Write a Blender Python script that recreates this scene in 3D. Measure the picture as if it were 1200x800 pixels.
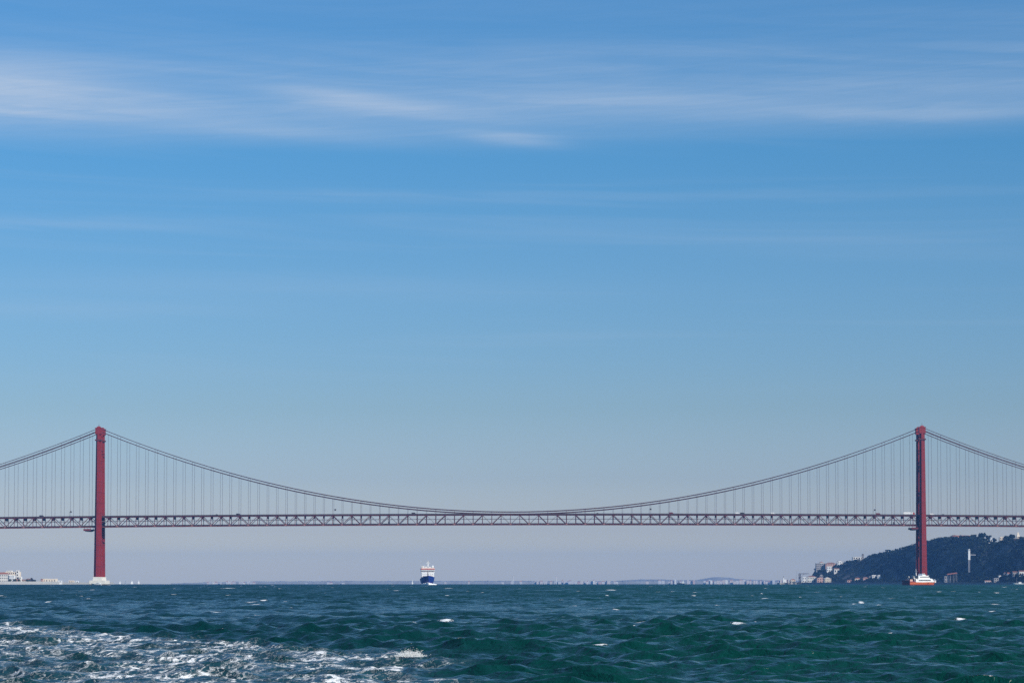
import bpy, bmesh, math, random
import numpy as np
from mathutils import Vector, Matrix

for o in list(bpy.data.objects):
    bpy.data.objects.remove(o)
sc = bpy.context.scene
COL = sc.collection
R = math.radians

# ------------------------------------------------------------------ camera
F = 2850.0                      # focal length in photo pixels (1200 wide)
PITCH = R(2.5)
CAMH = 3.2
EYE = 681.4                     # photo row of the true horizontal
CY = EYE - F * math.tan(PITCH)  # principal row
RE = 7.4e6                      # earth radius with refraction
cam = bpy.data.cameras.new('camera')
cam_o = bpy.data.objects.new('camera', cam)
COL.objects.link(cam_o)
cam.sensor_width = 36.0
cam.lens = F / 1200 * 36
cam.shift_y = (CY - 400) / 1200
cam.clip_start = 0.5
cam.clip_end = 60000
cam_o.location = (0, 0, CAMH)
cam_o.rotation_euler = (R(90) + PITCH, 0, 0)
sc.camera = cam_o

# ------------------------------------------------------------------ sky and sun
SUN_EL, SUN_AZ = R(30), R(130)          # azimuth clockwise from the view direction
world = bpy.data.worlds.new('World')
sc.world = world
world.use_nodes = True


class NT:
    """small helper for building node graphs"""
    def __init__(s, tree):
        s.t = tree

    def n(s, kind, **kw):
        nd = s.t.nodes.new(kind)
        for k, v in kw.items():
            setattr(nd, k, v)
        return nd

    def put(s, sock, v):
        if v is None:
            return
        if isinstance(v, bpy.types.NodeSocket):
            s.t.links.new(v, sock)
        else:
            sock.default_value = v

    def math(s, op, a, b=None, c=None, clamp=False):
        nd = s.n('ShaderNodeMath', operation=op, use_clamp=clamp)
        s.put(nd.inputs[0], a); s.put(nd.inputs[1], b); s.put(nd.inputs[2], c)
        return nd.outputs[0]

    def smooth(s, x, lo, hi, a=0.0, b=1.0):
        nd = s.n('ShaderNodeMapRange', interpolation_type='SMOOTHSTEP')
        s.put(nd.inputs[0], x); s.put(nd.inputs[1], lo); s.put(nd.inputs[2], hi)
        s.put(nd.inputs[3], a); s.put(nd.inputs[4], b)
        return nd.outputs[0]

    def mix(s, f, a, b, blend='MIX'):
        nd = s.n('ShaderNodeMix', data_type='RGBA', blend_type=blend)
        s.put(nd.inputs[0], f); s.put(nd.inputs[6], a); s.put(nd.inputs[7], b)
        return nd.outputs[2]

    def xyz(s, x, y, z):
        nd = s.n('ShaderNodeCombineXYZ')
        s.put(nd.inputs[0], x); s.put(nd.inputs[1], y); s.put(nd.inputs[2], z)
        return nd.outputs[0]

    def sep(s, v):
        nd = s.n('ShaderNodeSeparateXYZ'); s.put(nd.inputs[0], v)
        return nd.outputs

    def noise(s, vec, scale, detail=4, rough=0.5, dist=0.0):
        nd = s.n('ShaderNodeTexNoise')
        s.put(nd.inputs['Vector'], vec); s.put(nd.inputs['Scale'], scale)
        s.put(nd.inputs['Detail'], detail); s.put(nd.inputs['Roughness'], rough)
        s.put(nd.inputs['Distortion'], dist)
        return nd.outputs[0]

    def ramp(s, f, stops, interp='LINEAR'):
        nd = s.n('ShaderNodeValToRGB'); cr = nd.color_ramp; cr.interpolation = interp
        while len(cr.elements) < len(stops):
            cr.elements.new(0.5)
        for e, (p, c) in zip(cr.elements, stops):
            e.position = p; e.color = (*c, 1) if len(c) == 3 else c
        s.put(nd.inputs[0], f)
        return nd.outputs[0]


def build_sky():
    g = NT(world.node_tree)
    bg = world.node_tree.nodes['Background']
    sky = g.n('ShaderNodeTexSky', sky_type='NISHITA')
    sky.sun_disc = False
    sky.sun_elevation = SUN_EL
    sky.sun_rotation = SUN_AZ
    sky.air_density = 1.0; sky.dust_density = 1.0; sky.ozone_density = 1.0
    co = g.n('ShaderNodeTexCoord').outputs['Generated']
    x, y, z = g.sep(co)
    az = g.math('ARCTAN2', x, y)
    el = g.math('ARCSINE', z)
    # clean maritime air: bluer than the default sky, the same all round
    t = g.math('MULTIPLY', el, 1 / R(30), clamp=True)
    grade = g.ramp(t, SKY_STOPS)
    col = g.mix(1.0, sky.outputs[0], grade, 'MULTIPLY')
    gain = g.n('ShaderNodeVectorMath', operation='SCALE')
    g.put(gain.inputs[0], col); gain.inputs['Scale'].default_value = 3.0
    col = gain.outputs[0]
    # high cirrus: long flat veils in a layer seen almost edge on
    def field(kx, kz, tilt, scale, detail, rough, dist, seed):
        v = g.xyz(g.math('MULTIPLY', az, kx),
                  g.math('MULTIPLY', g.math('ADD', el, g.math('MULTIPLY', az, tilt)), kz), seed)
        return g.noise(v, scale, detail, rough, dist)
    n_big = field(3.2, 26, 0.02, 1.0, 3, 0.5, 0.5, 3.1)
    n_fib = field(5.0, 95, 0.05, 1.0, 5, 0.55, 1.2, 7.7)
    n_fin = field(16.0, 300, -0.07, 1.0, 6, 0.65, 1.6, 1.3)
    # lower edge of the veil dips to the left, its body fades upward
    edge = g.math('ADD', 0.1800, g.math('MULTIPLY', az, 0.022))
    edge = g.math('ADD', edge, g.math('MULTIPLY', g.math('SUBTRACT', n_fib, 0.5), 0.016))
    edge = g.math('ADD', edge, g.math('MULTIPLY', g.math('SUBTRACT', n_big, 0.5), 0.012))
    over = g.math('SUBTRACT', el, edge)
    low = g.smooth(over, -0.010, 0.014)
    high = g.smooth(over, 0.012, 0.052, 1.0, 0.22)
    body = g.math('MULTIPLY', low, high)
    body = g.math('MULTIPLY', body, g.smooth(n_fib, 0.20, 0.80, 0.45, 1.0))
    body = g.math('MULTIPLY', body, g.smooth(n_fin, 0.25, 0.75, 0.80, 1.12))
    # brighter tufts
    def tuft(a0, e0, sa, se, slope, amp):
        da = g.math('SUBTRACT', az, a0)
        de = g.math('SUBTRACT', g.math('SUBTRACT', el, e0 - 0.0035), g.math('MULTIPLY', da, slope))
        de = g.math('ADD', de, g.math('MULTIPLY', g.math('SUBTRACT', n_fib, 0.5), 0.010))
        q = g.math('ADD', g.math('POWER', g.math('ABSOLUTE', g.math('DIVIDE', da, sa)), 2.0),
                   g.math('POWER', g.math('ABSOLUTE', g.math('DIVIDE', de, se * 1.25)), 2.0))
        return g.math('MULTIPLY', g.math('EXPONENT', g.math('MULTIPLY', q, -1.0)), amp * 0.9)
    total = g.math('MULTIPLY', body, 0.40)
    for args in ((-0.212, 0.203, 0.052, 0.0085, 0.00, 0.55), (-0.20, 0.194, 0.10, 0.005, -0.02, 0.20),
                 (-0.072, 0.2005, 0.030, 0.0028, -0.09, 0.34), (-0.040, 0.1965, 0.040, 0.003, -0.10, 0.18),
                 (0.0, 0.1845, 0.020, 0.0022, -0.08, 0.34), (-0.105, 0.187, 0.055, 0.0026, -0.06, 0.20),
                 (0.165, 0.1925, 0.075, 0.0030, -0.006, 0.30), (0.05, 0.200, 0.06, 0.005, -0.03, 0.16),
                 (-0.19, 0.1135, 0.085, 0.0035, 0.01, 0.13), (-0.10, 0.124, 0.12, 0.004, -0.01, 0.10), (0.03, 0.1605, 0.20, 0.0018, 0.0, 0.10),
                 (-0.20, 0.1475, 0.08, 0.0018, 0.02, 0.10), (0.16, 0.138, 0.09, 0.004, -0.04, 0.07)):
        total = g.math('ADD', total, g.math('MULTIPLY', tuft(*args), g.smooth(n_fin, 0.2, 0.8, 0.82, 1.08)))
    # thin lower streaks
    n_str = field(2.6, 80, 0.01, 1.0, 4, 0.55, 0.7, 21.0)
    st = g.math('MULTIPLY', g.smooth(n_str, 0.52, 0.78), g.smooth(el, 0.06, 0.12))
    st = g.math('MULTIPLY', st, g.smooth(el, 0.175, 0.19, 1.0, 0.35))
    total = g.math('ADD', total, g.math('MULTIPLY', st, 0.11))
    total = g.math('MULTIPLY', total, g.smooth(el, 0.03, 0.09))
    total = g.math('MINIMUM', total, 0.85)
    col = g.mix(total, col, (4.95, 5.95, 7.4, 1))
    world.node_tree.links.new(col, bg.inputs[0])
    bg.inputs[1].default_value = 0.1


# multipliers on the sky colour by elevation (0 = horizon, 1 = 30 degrees); scaled by 3 afterwards
SKY_STOPS = [(0.0, (0.75, 0.70, 0.64)), (0.021, (0.565, 0.56, 0.54)), (0.041, (0.375, 0.389, 0.475)), (0.081, (0.256, 0.296, 0.405)),
             (0.135, (0.198, 0.262, 0.348)), (0.175, (0.174, 0.259, 0.358)), (0.26, (0.139, 0.256, 0.366)), (0.335, (0.110, 0.256, 0.376)), (0.45, (0.110, 0.266, 0.396)),
             (1.0, (0.15, 0.28, 0.40))]
build_sky()

sun = bpy.data.lights.new('sun', 'SUN')
sun.energy = 4.6
sun.angle = R(0.53)
sun.color = (1.0, 0.94, 0.86)
sun_o = bpy.data.objects.new('sun', sun)
COL.objects.link(sun_o)
SUN_DIR = Vector((math.sin(SUN_AZ) * math.cos(SUN_EL), math.cos(SUN_AZ) * math.cos(SUN_EL), math.sin(SUN_EL)))
sun_o.rotation_euler = (-SUN_DIR).to_track_quat('-Z', 'Y').to_euler()
sun_o.location = (0, 0, 400)

vs = sc.view_settings
vs.view_transform = 'Standard'
vs.look = 'None'
vs.exposure = 0.0
vs.gamma = 1.0
vs.use_curve_mapping = False
sc.render.engine = 'CYCLES'
sc.cycles.use_denoising = False
sc.cycles.max_bounces = 5
sc.cycles.volume_bounces = 0
sc.cycles.glossy_bounces = 3
sc.cycles.diffuse_bounces = 2
sc.cycles.caustics_reflective = False
sc.cycles.caustics_refractive = False
sc.cycles.sample_clamp_indirect = 4.0
sc.cycles.sample_clamp_direct = 1.6


# ------------------------------------------------------------------ geometry of the place
def zc(x, y):
    """sea level at a place: the earth curves away from the camera"""
    return -(x * x + y * y) / (2 * RE)


def ray(px, py):
    u = (px - 600) / F
    v = (CY - py) / F
    c, s = math.cos(PITCH), math.sin(PITCH)
    return Vector((u, c - v * s, s + v * c))


def at(px, py, Y):
    d = ray(px, py)
    k = Y / d.y
    return Vector((d.x * k, Y, CAMH + d.z * k))


def on_sea(px, py):
    d = ray(px, py); d /= math.hypot(d.x, d.y)
    # h + s*dz = -s^2/2R
    a, b, c = 1 / (2 * RE), d.z, CAMH
    disc = b * b - 4 * a * c
    s = (-b - math.sqrt(max(disc, 0))) / (2 * a)
    return Vector((d.x * s, d.y * s, CAMH + d.z * s))


# ------------------------------------------------------------------ object helpers
def tag(o, label=None, cat=None, group=None, kind=None):
    if label: o['label'] = label
    if cat: o['category'] = cat
    if group: o['group'] = group
    if kind: o['kind'] = kind
    return o


def empty(name, loc=(0, 0, 0), rz=0.0, parent=None):
    o = bpy.data.objects.new(name, None)
    o.empty_display_size = 1.0
    COL.objects.link(o)
    o.location = loc
    o.rotation_euler = (0, 0, rz)
    o.parent = parent
    return o


class MB:
    """collects shapes; build() links them as one mesh object"""
    def __init__(s):
        s.v = []; s.f = []

    def add(s, vs_, fs):
        k = len(s.v)
        s.v += [tuple(p) for p in vs_]
        s.f += [tuple(i + k for i in f) for f in fs]
        return s

    def box(s, x0, x1, y0, y1, z0, z1):
        return s.add([(x0, y0, z0), (x1, y0, z0), (x1, y1, z0), (x0, y1, z0), (x0, y0, z1), (x1, y0, z1), (x1, y1, z1), (x0, y1, z1)],
                     [(0, 3, 2, 1), (4, 5, 6, 7), (0, 1, 5, 4), (1, 2, 6, 5), (2, 3, 7, 6), (3, 0, 4, 7)])

    def beam(s, a, b, w, h):
        a, b = Vector(a), Vector(b)
        d = (b - a).normalized()
        up = Vector((0, 0, 1)) if abs(d.z) < 0.95 else Vector((0, 1, 0))
        r = d.cross(up).normalized(); u = r.cross(d)
        c = [r * (i * w / 2) + u * (j * h / 2) for i, j in ((-1, -1), (1, -1), (1, 1), (-1, 1))]
        return s.add([a + q for q in c] + [b + q for q in c],
                     [(0, 1, 2, 3), (7, 6, 5, 4), (0, 4, 5, 1), (1, 5, 6, 2), (2, 6, 7, 3), (3, 7, 4, 0)])

    def tube(s, pts, rad, n=8):
        pts = [Vector(p) for p in pts]
        rr = rad if isinstance(rad, (list, tuple)) else [rad] * len(pts)
        k = len(s.v)
        for i, p in enumerate(pts):
            d = (pts[min(i + 1, len(pts) - 1)] - pts[max(i - 1, 0)]).normalized()
            up = Vector((0, 0, 1)) if abs(d.z) < 0.9 else Vector((0, 1, 0))
            r = d.cross(up).normalized(); u = r.cross(d)
            for j in range(n):
                a = 2 * math.pi * j / n
                s.v.append(tuple(p + (r * math.cos(a) + u * math.sin(a)) * rr[i]))
        for i in range(len(pts) - 1):
            for j in range(n):
                s.f.append((k + i * n + j, k + i * n + (j + 1) % n, k + (i + 1) * n + (j + 1) % n, k + (i + 1) * n + j))
        s.f.append(tuple(k + j for j in range(n))[::-1])
        s.f.append(tuple(k + (len(pts) - 1) * n + j for j in range(n)))
        return s

    def loft(s, rings, cap=True):
        k = len(s.v); n = len(rings[0])
        for r in rings:
            s.v += [tuple(p) for p in r]
        for i in range(len(rings) - 1):
            for j in range(n):
                s.f.append((k + i * n + j, k + i * n + (j + 1) % n, k + (i + 1) * n + (j + 1) % n, k + (i + 1) * n + j))
        if cap:
            s.f.append(tuple(k + j for j in range(n))[::-1])
            s.f.append(tuple(k + (len(rings) - 1) * n + j for j in range(n)))
        return s

    def prism(s, poly, y0, y1):
        """outline in x,z pushed along y"""
        return s.loft([[(x, y0, z) for x, z in poly], [(x, y1, z) for x, z in poly]])

    def mesh(s, name):
        me = bpy.data.meshes.new(name)
        me.from_pydata(s.v, [], s.f)
        bm = bmesh.new(); bm.from_mesh(me)
        bmesh.ops.recalc_face_normals(bm, faces=bm.faces)
        bm.to_mesh(me); bm.free()
        return me

    def build(s, name, mat, parent=None, bevel=0.0, smooth=False):
        me = s.mesh(name)
        if bevel:
            bm = bmesh.new(); bm.from_mesh(me)
            bmesh.ops.bevel(bm, geom=list(bm.edges), offset=bevel, segments=1, affect='EDGES')
            bm.to_mesh(me); bm.free()
        me.materials.append(mat)
        if smooth:
            for p in me.polygons:
                p.use_smooth = True
        o = bpy.data.objects.new(name, me)
        COL.objects.link(o)
        o.parent = parent
        return o


def link(name, me, parent=None, matrix=None):
    o = bpy.data.objects.new(name, me)
    COL.objects.link(o)
    o.parent = parent
    if matrix is not None:
        o.matrix_local = matrix
    return o


# ------------------------------------------------------------------ materials
MATS = {}


def mat(name, col, rough=0.6, var=0.12, scale=0.4, metal=0.0, streak=0.0, spec=0.4):
    """painted or mineral surface with blotches, grime and optional rain streaks"""
    if name in MATS:
        return MATS[name]
    m = bpy.data.materials.new(name); m.use_nodes = True
    g = NT(m.node_tree)
    b = m.node_tree.nodes['Principled BSDF']
    co = g.n('ShaderNodeTexCoord').outputs['Object']
    n1 = g.noise(co, scale, 5, 0.6)
    n2 = g.noise(co, scale * 7, 3, 0.6)
    k = g.math('ADD', g.math('MULTIPLY', g.math('SUBTRACT', n1, 0.5), var * 2), g.math('MULTIPLY', g.math('SUBTRACT', n2, 0.5), var))
    if streak:
        x, y, z = g.sep(co)
        v = g.xyz(g.math('MULTIPLY', x, 1.3), g.math('MULTIPLY', y, 1.3), g.math('MULTIPLY', z, 0.06))
        ns = g.noise(v, 1.0, 4, 0.6)
        k = g.math('SUBTRACT', k, g.math('MULTIPLY', g.smooth(ns, 0.5, 0.8), streak))
    f = g.math('ADD', 1.0, k)
    sc_ = g.n('ShaderNodeVectorMath', operation='SCALE')
    sc_.inputs[0].default_value = col
    g.put(sc_.inputs['Scale'], f)
    g.put(b.inputs['Base Color'], sc_.outputs[0])
    b.inputs['Roughness'].default_value = rough
    b.inputs['Metallic'].default_value = metal
    b.inputs['Specular IOR Level'].default_value = spec
    MATS[name] = m
    return m


def leaf_mat(name, c1, c2, scale=0.25):
    if name in MATS:
        return MATS[name]
    m = bpy.data.materials.new(name); m.use_nodes = True
    g = NT(m.node_tree); b = m.node_tree.nodes['Principled BSDF']
    co = g.n('ShaderNodeTexCoord').outputs['Object']
    n1 = g.noise(co, scale, 4, 0.6)
    g.put(b.inputs['Base Color'], g.ramp(n1, [(0.35, c1), (0.65, c2)]))
    b.inputs['Roughness'].default_value = 0.7
    b.inputs['Specular IOR Level'].default_value = 0.2
    MATS[name] = m
    return m


RED = mat('red_paint', (0.25, 0.016, 0.011), 0.55, 0.22, 0.12, streak=0.45)
RED_SHADED = mat('shaded_red_paint', (0.115, 0.021, 0.022), 0.6, 0.2, 0.15, streak=0.2)  # the bridge red darkened: shade on the truss put into the colour
RED_SUNLIT = mat('sunlit_red_paint', (0.26, 0.11, 0.10), 0.6, 0.2, 0.15)  # the same red made paler: sunlight on lower truss edges put into the colour
CABLE = mat('cable_paint', (0.085, 0.030, 0.033), 0.6, 0.1)
ROPE = mat('hanger_rope', (0.075, 0.050, 0.055), 0.6, 0.1)
STEEL_DK = mat('dark_steel', (0.045, 0.035, 0.038), 0.6, 0.15)
STEEL_GR = mat('grey_steel', (0.30, 0.30, 0.31), 0.5, 0.12)
ASPH = mat('asphalt', (0.05, 0.05, 0.052), 0.85, 0.15, 0.3)
CONC = mat('pale_concrete', (0.72, 0.68, 0.60), 0.8, 0.18, 0.2, streak=0.25)
CONC_DK = mat('wet_concrete', (0.10, 0.10, 0.085), 0.5, 0.3, 0.4)
WHITE = mat('white_paint', (0.82, 0.81, 0.78), 0.45, 0.06, 0.3, streak=0.08)
OFFWH = mat('off_white_render', (0.74, 0.70, 0.63), 0.75, 0.12, 0.2, streak=0.12)
CREAM = mat('cream_render', (0.74, 0.63, 0.49), 0.75, 0.12, 0.2, streak=0.12)
PINK = mat('pink_render', (0.58, 0.36, 0.29), 0.75, 0.15, 0.2, streak=0.12)
GREYW = mat('grey_render', (0.33, 0.31, 0.30), 0.75, 0.2, 0.2, streak=0.15)
TILE = mat('clay_tile', (0.36, 0.13, 0.075), 0.8, 0.25, 0.5)
TILE_OLD = mat('weathered_tile', (0.24, 0.12, 0.09), 0.8, 0.25, 0.5)
ROOFGR = mat('grey_roofing', (0.20, 0.20, 0.21), 0.8, 0.2, 0.3)
GLASS = mat('window_glass', (0.02, 0.025, 0.03), 0.12, 0.1, spec=0.6)
ORANGE = mat('orange_hull_paint', (0.66, 0.15, 0.045), 0.4, 0.1, 0.3, streak=0.2)
MAROON = mat('maroon_hull_paint', (0.16, 0.018, 0.025), 0.5, 0.15, 0.3)
BLUEH = mat('blue_hull_paint', (0.012, 0.035, 0.21), 0.35, 0.12, 0.3, streak=0.15)
BAND = mat('red_band_paint', (0.62, 0.10, 0.06), 0.45, 0.1)
BLACKP = mat('black_paint', (0.02, 0.02, 0.022), 0.5, 0.15)
RUBBER = mat('rubber', (0.02, 0.02, 0.02), 0.8, 0.1)
BARK = mat('bark', (0.09, 0.065, 0.045), 0.9, 0.3, 0.8)
LEAF_D = leaf_mat('dark_pine_foliage', (0.007, 0.018, 0.014), (0.018, 0.034, 0.022))
LEAF_M = leaf_mat('olive_foliage', (0.03, 0.05, 0.02), (0.075, 0.10, 0.04))


# ------------------------------------------------------------------ water
CAPS = [  # whitecaps seen in the photograph: photo x, y, half width in metres, strength
    (742, 737, 0.55, 1.0), (752, 735.5, 0.4, 0.9), (702, 761, 0.45, 0.9), (770, 710, 0.7, 1.0), (1149, 779, 0.33, 1.0),
    (298, 708, 1.0, 1.0), (93, 693, 1.5, 1.0), (340, 697, 1.2, 0.9), (379, 728, 0.5, 1.0), (353, 735, 0.4, 0.9),
    (511, 712, 0.7, 1.0), (500, 706, 0.7, 0.9), (410, 720, 0.6, 0.9), (205, 697, 0.9, 0.9), (134, 733, 0.4, 0.9),
    (44, 732, 0.35, 0.9), (990, 702, 0.8, 1.0), (1043, 702.5, 0.9, 1.0), (1070, 696, 0.9, 0.9), (920, 717, 0.6, 0.9),
    (1127, 697, 0.9, 0.9), (1193, 712, 0.5, 0.9), (1193, 706.5, 0.5, 0.9), (716, 691, 1.8, 0.9), (700, 714, 0.7, 0.8),
    (1087, 786, 0.25, 0.6), (1040, 748, 0.3, 0.7), (554, 794, 0.7, 0.6), (620, 788, 0.6, 0.8), (640, 785, 0.45, 0.6),
    (135, 714, 0.5, 0.7), (880, 693, 1.2, 0.8), (958, 694, 1.2, 0.8), (600, 692, 1.5, 0.7), (270, 689, 3, 0.8), (525, 689, 2.5, 0.8)]


def build_water():
    rng = np.random.default_rng(11)
    half = R(19)
    nf = 1020
    fine = np.linspace(-half, half, nf)
    rest = np.linspace(half, 2 * math.pi - half, 42)[1:-1]
    ang = np.concatenate([fine, rest])
    dth = fine[1] - fine[0]
    r0, r1, nr = 24.0, 14000.0, 1181
    # row spacing: finest relative step in the near water
    def geo(a, b, n):
        return a * (b / a) ** (np.arange(n) / n)
    rad = np.concatenate([geo(r0, 66, 30), geo(66, 180, 470), geo(180, 700, 380), geo(700, 2600, 270), geo(2600, r1 * 1.02, 31)])[:nr]
    dr = np.gradient(rad)
    A, RR = np.meshgrid(ang, rad)
    X = (np.sin(A) * RR); Y = (np.cos(A) * RR)
    Xf = X.astype(np.float64); Yf = Y.astype(np.float64)
    Z = np.zeros_like(X); DX = np.zeros_like(X); DY = np.zeros_like(X); FO = np.zeros_like(X)
    # components of a short choppy sea
    n = 190
    lam = np.exp(rng.uniform(np.log(0.5), np.log(15.0), n))
    wind = R(250)    # travel direction, measured from +X
    spread = np.where(lam > 4, 0.34, 0.55)
    th = wind + rng.normal(0, 1, n) * spread
    ph = rng.uniform(0, 2 * np.pi, n)
    k = 2 * np.pi / lam
    # slope spectrum: broad, peaking around 3 to 8 m
    s = np.exp(-((np.log(lam) - np.log(1.9)) / 1.15) ** 2) + 0.14
    s *= rng.uniform(0.6, 1.3, n)
    s *= 0.30 / np.sqrt((s ** 2).sum() / 2)
    amp = s / k
    cols = np.zeros(len(ang)); cols[:nf] = 1
    edge = np.clip((half - np.abs(fine)) / R(1.0), 0, 1)
    cols[:nf] = edge
    # gust patches
    gust = 1 + 0.22 * np.sin(Xf / 47 + 1.3) * np.sin(Yf / 61 + 0.4) + 0.15 * np.sin(Xf / 19 - Yf / 33)
    # where short waves are finer than the mesh, the longer ones carry the roughness of the sea
    kept = np.zeros(nr)
    for i in range(n):
        st_ = np.sqrt((k[i] * math.sin(th[i]) * dr) ** 2 + (k[i] * math.cos(th[i]) * rad * dth) ** 2)
        w = 1 - np.clip((st_ - 0.9) / 1.3, 0, 1)
        kept += (w * w * (3 - 2 * w)) ** 2 * s[i] ** 2
    carry = np.clip(np.sqrt((s ** 2).sum() / np.maximum(kept, 1e-6)), 1, 1.7)[:, None]
    for i in range(n):
        kx, ky = k[i] * math.cos(th[i]), k[i] * math.sin(th[i])
        step = np.sqrt((ky * dr) ** 2 + (kx * rad * dth) ** 2)
        w = 1 - np.clip((step - 0.9) / 1.3, 0, 1)
        w = (w * w * (3 - 2 * w))
        rows = np.nonzero(w > 0)[0]
        if len(rows) == 0:
            continue
        r_ = rows[-1] + 1
        P = (kx * Xf[:r_] + ky * Yf[:r_] + ph[i]) % (2 * np.pi)
        P = P.astype(np.float32)
        sn, cs = np.sin(P), np.cos(P)
        W = (w[:r_, None] * cols[None, :]).astype(np.float32)
        a = amp[i]
        Z[:r_] += W * a * cs
        ch = 0.95
        DX[:r_] -= W * a * ch * math.cos(th[i]) * sn
        DY[:r_] -= W * a * ch * math.sin(th[i]) * sn
        FO[:r_] += W * (s[i] * ch) * cs       # compression of the surface: large on crests
    Z *= gust * carry; DX *= gust; DY *= gust; FO *= gust
    # a long low swell that survives to the horizon
    for lam_, a_, t_, p_ in ((23, .05, 4.2, 0.3), (37, .06, 4.5, 1.9), (61, .05, 4.1, 4.0), (140, .05, 4.4, 2.0)):
        kx, ky = 2 * np.pi / lam_ * math.cos(t_), 2 * np.pi / lam_ * math.sin(t_)
        step = np.abs(ky * dr)
        w = np.clip(1 - (step - 0.9) / 1.3, 0, 1)[:, None] * cols[None, :]
        Z += w * a_ * np.sin(kx * Xf + ky * Yf + p_)
    # the wake of our own boat, down left
    ax, ay = -36.0, 172.0; bx, by = -1.2, 93.0
    L = math.hypot(bx - ax, by - ay)
    tx, ty = (bx - ax) / L, (by - ay) / L
    sd = (Xf - ax) * ty - (Yf - ay) * tx         # >0 on the far/right side
    sa = (Xf - ax) * tx + (Yf - ay) * ty
    sd = np.minimum(sd, -2.9 - Xf)               # it ends short of the middle
    wob = 1.2 * np.sin(sa / 5.3) + 0.8 * np.sin(sa / 2.3 + 1) + 0.5 * np.sin(sa / 1.1 + Xf)
    sdw = sd + wob * 0.8
    inside = 1 / (1 + np.exp(-np.clip(sdw, -30, 30) * 1.4))
    near = 1 / (1 + np.exp(-np.clip((sa + 40) / 8, -30, 30)))
    inside = inside * near * (RR < 260) * (RR > 25)
    rim = np.exp(-((sdw - 2.0) / 2.3) ** 2) * near * (RR < 260)
    core = np.exp(-((sdw - 9.5) / 2.6) ** 2) * near * (RR < 260)
    turb = np.zeros_like(Z)
    for i in range(26):
        l_ = math.exp(rng.uniform(math.log(0.7), math.log(3.0)))
        t_ = rng.uniform(0, 2 * np.pi)
        kx, ky = 2 * np.pi / l_ * math.cos(t_), 2 * np.pi / l_ * math.sin(t_)
        turb += l_ * 0.006 * np.sin(kx * Xf + ky * Yf + rng.uniform(0, 6.28))
    Z *= 1 - 0.35 * inside
    Z += turb * np.clip(inside * 0.5 + rim, 0, 1.2) * cols
    # foam
    FO = np.clip((FO - 0.86) / 0.40, 0, 1.1)
    far = np.clip((RR - 350) / 900, 0, 1)
    foam = FO * (1 - far)
    # beyond the range of resolved crests: scattered flecks
    for px, py, hw, st in CAPS:
        c = on_sea(px, py)
        dx = (Xf - c.x) / (hw * 1.35)
        asp = 0.60 + c.y / 220
        dy = (Yf - c.y) / (hw * asp)
        e_ = np.exp(-(dx * dx + dy * dy))
        Z += 0.05 * np.exp(-(dx * dx * 0.3 + dy * dy * 0.5)) * min(1, 1.2 * hw)
        foam = np.maximum(foam, st * 1.3 * e_)
    nfl = 300
    fr = np.exp(rng.uniform(np.log(170), np.log(3000), nfl)); fa = rng.uniform(-R(14), R(14), nfl)
    for r_, a_ in zip(fr, fa):
        i0 = np.searchsorted(rad, r_); j0 = np.searchsorted(fine, a_)
        hw = rng.uniform(0.15, 0.5) * (1 + r_ / 900)
        wj = int(hw / (r_ * dth)) + 2
        sl = (slice(max(i0 - 5, 0), i0 + 6), slice(max(j0 - 3 * wj, 0), min(j0 + 3 * wj, nf)))
        cx, cy = math.sin(a_) * r_, math.cos(a_) * r_
        dx = (Xf[sl] - cx) / (hw * 1.4); dy = (Yf[sl] - cy) / (dr[min(i0, nr - 1)] * 0.8 + hw * 0.25)
        e_ = np.exp(-(dx * dx + dy * dy))
        Z[sl] += 0.05 * e_
        foam[sl] = np.maximum(foam[sl], 1.25 * e_)
    wake = np.clip(inside * 0.60 + rim * 0.40 + core * 0.20, 0, 1.1)
    PX = X + DX; PY = Y + DY
    PZ = Z + zc(X, Y)
    nc = len(ang)
    verts = np.stack([PX, PY, PZ], -1).reshape(-1, 3).astype(np.float32)
    centre = np.array([[0, 0, -0.3]], np.float32)
    verts = np.concatenate([verts, centre])
    I, J = np.meshgrid(np.arange(nr - 1), np.arange(nc), indexing='ij')
    J2 = (J + 1) % nc
    quads = np.stack([I * nc + J, (I + 1) * nc + J, (I + 1) * nc + J2, I * nc + J2], -1).reshape(-1, 4)
    # clockwise angles: order so that normals point up
    quads = quads[:, ::-1]
    js = np.arange(nc); tris = np.stack([js, (js + 1) % nc, np.full(nc, nr * nc)], -1)[:, ::-1]
    me = bpy.data.meshes.new('water')
    nq, ntr = len(quads), len(tris)
    me.vertices.add(len(verts)); me.vertices.foreach_set('co', verts.ravel())
    me.loops.add(nq * 4 + ntr * 3)
    me.loops.foreach_set('vertex_index', np.concatenate([quads.ravel(), tris.ravel()]).astype(np.int32))
    me.polygons.add(nq + ntr)
    starts = np.concatenate([np.arange(nq) * 4, nq * 4 + np.arange(ntr) * 3]).astype(np.int32)
    me.polygons.foreach_set('loop_start', starts)
    me.polygons.foreach_set('use_smooth', np.ones(nq + ntr, bool))
    me.update(calc_edges=True)
    for nm, arr in (('foam', foam), ('wake', wake)):
        at_ = me.attributes.new(nm, 'FLOAT', 'POINT')
        at_.data.foreach_set('value', np.concatenate([arr.ravel(), [0]]).astype(np.float32))
    me.materials.append(water_mat())
    o = bpy.data.objects.new('water', me)
    COL.objects.link(o)
    tag(o, kind='structure')
    # height lookup for things afloat in the near water
    return o


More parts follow.
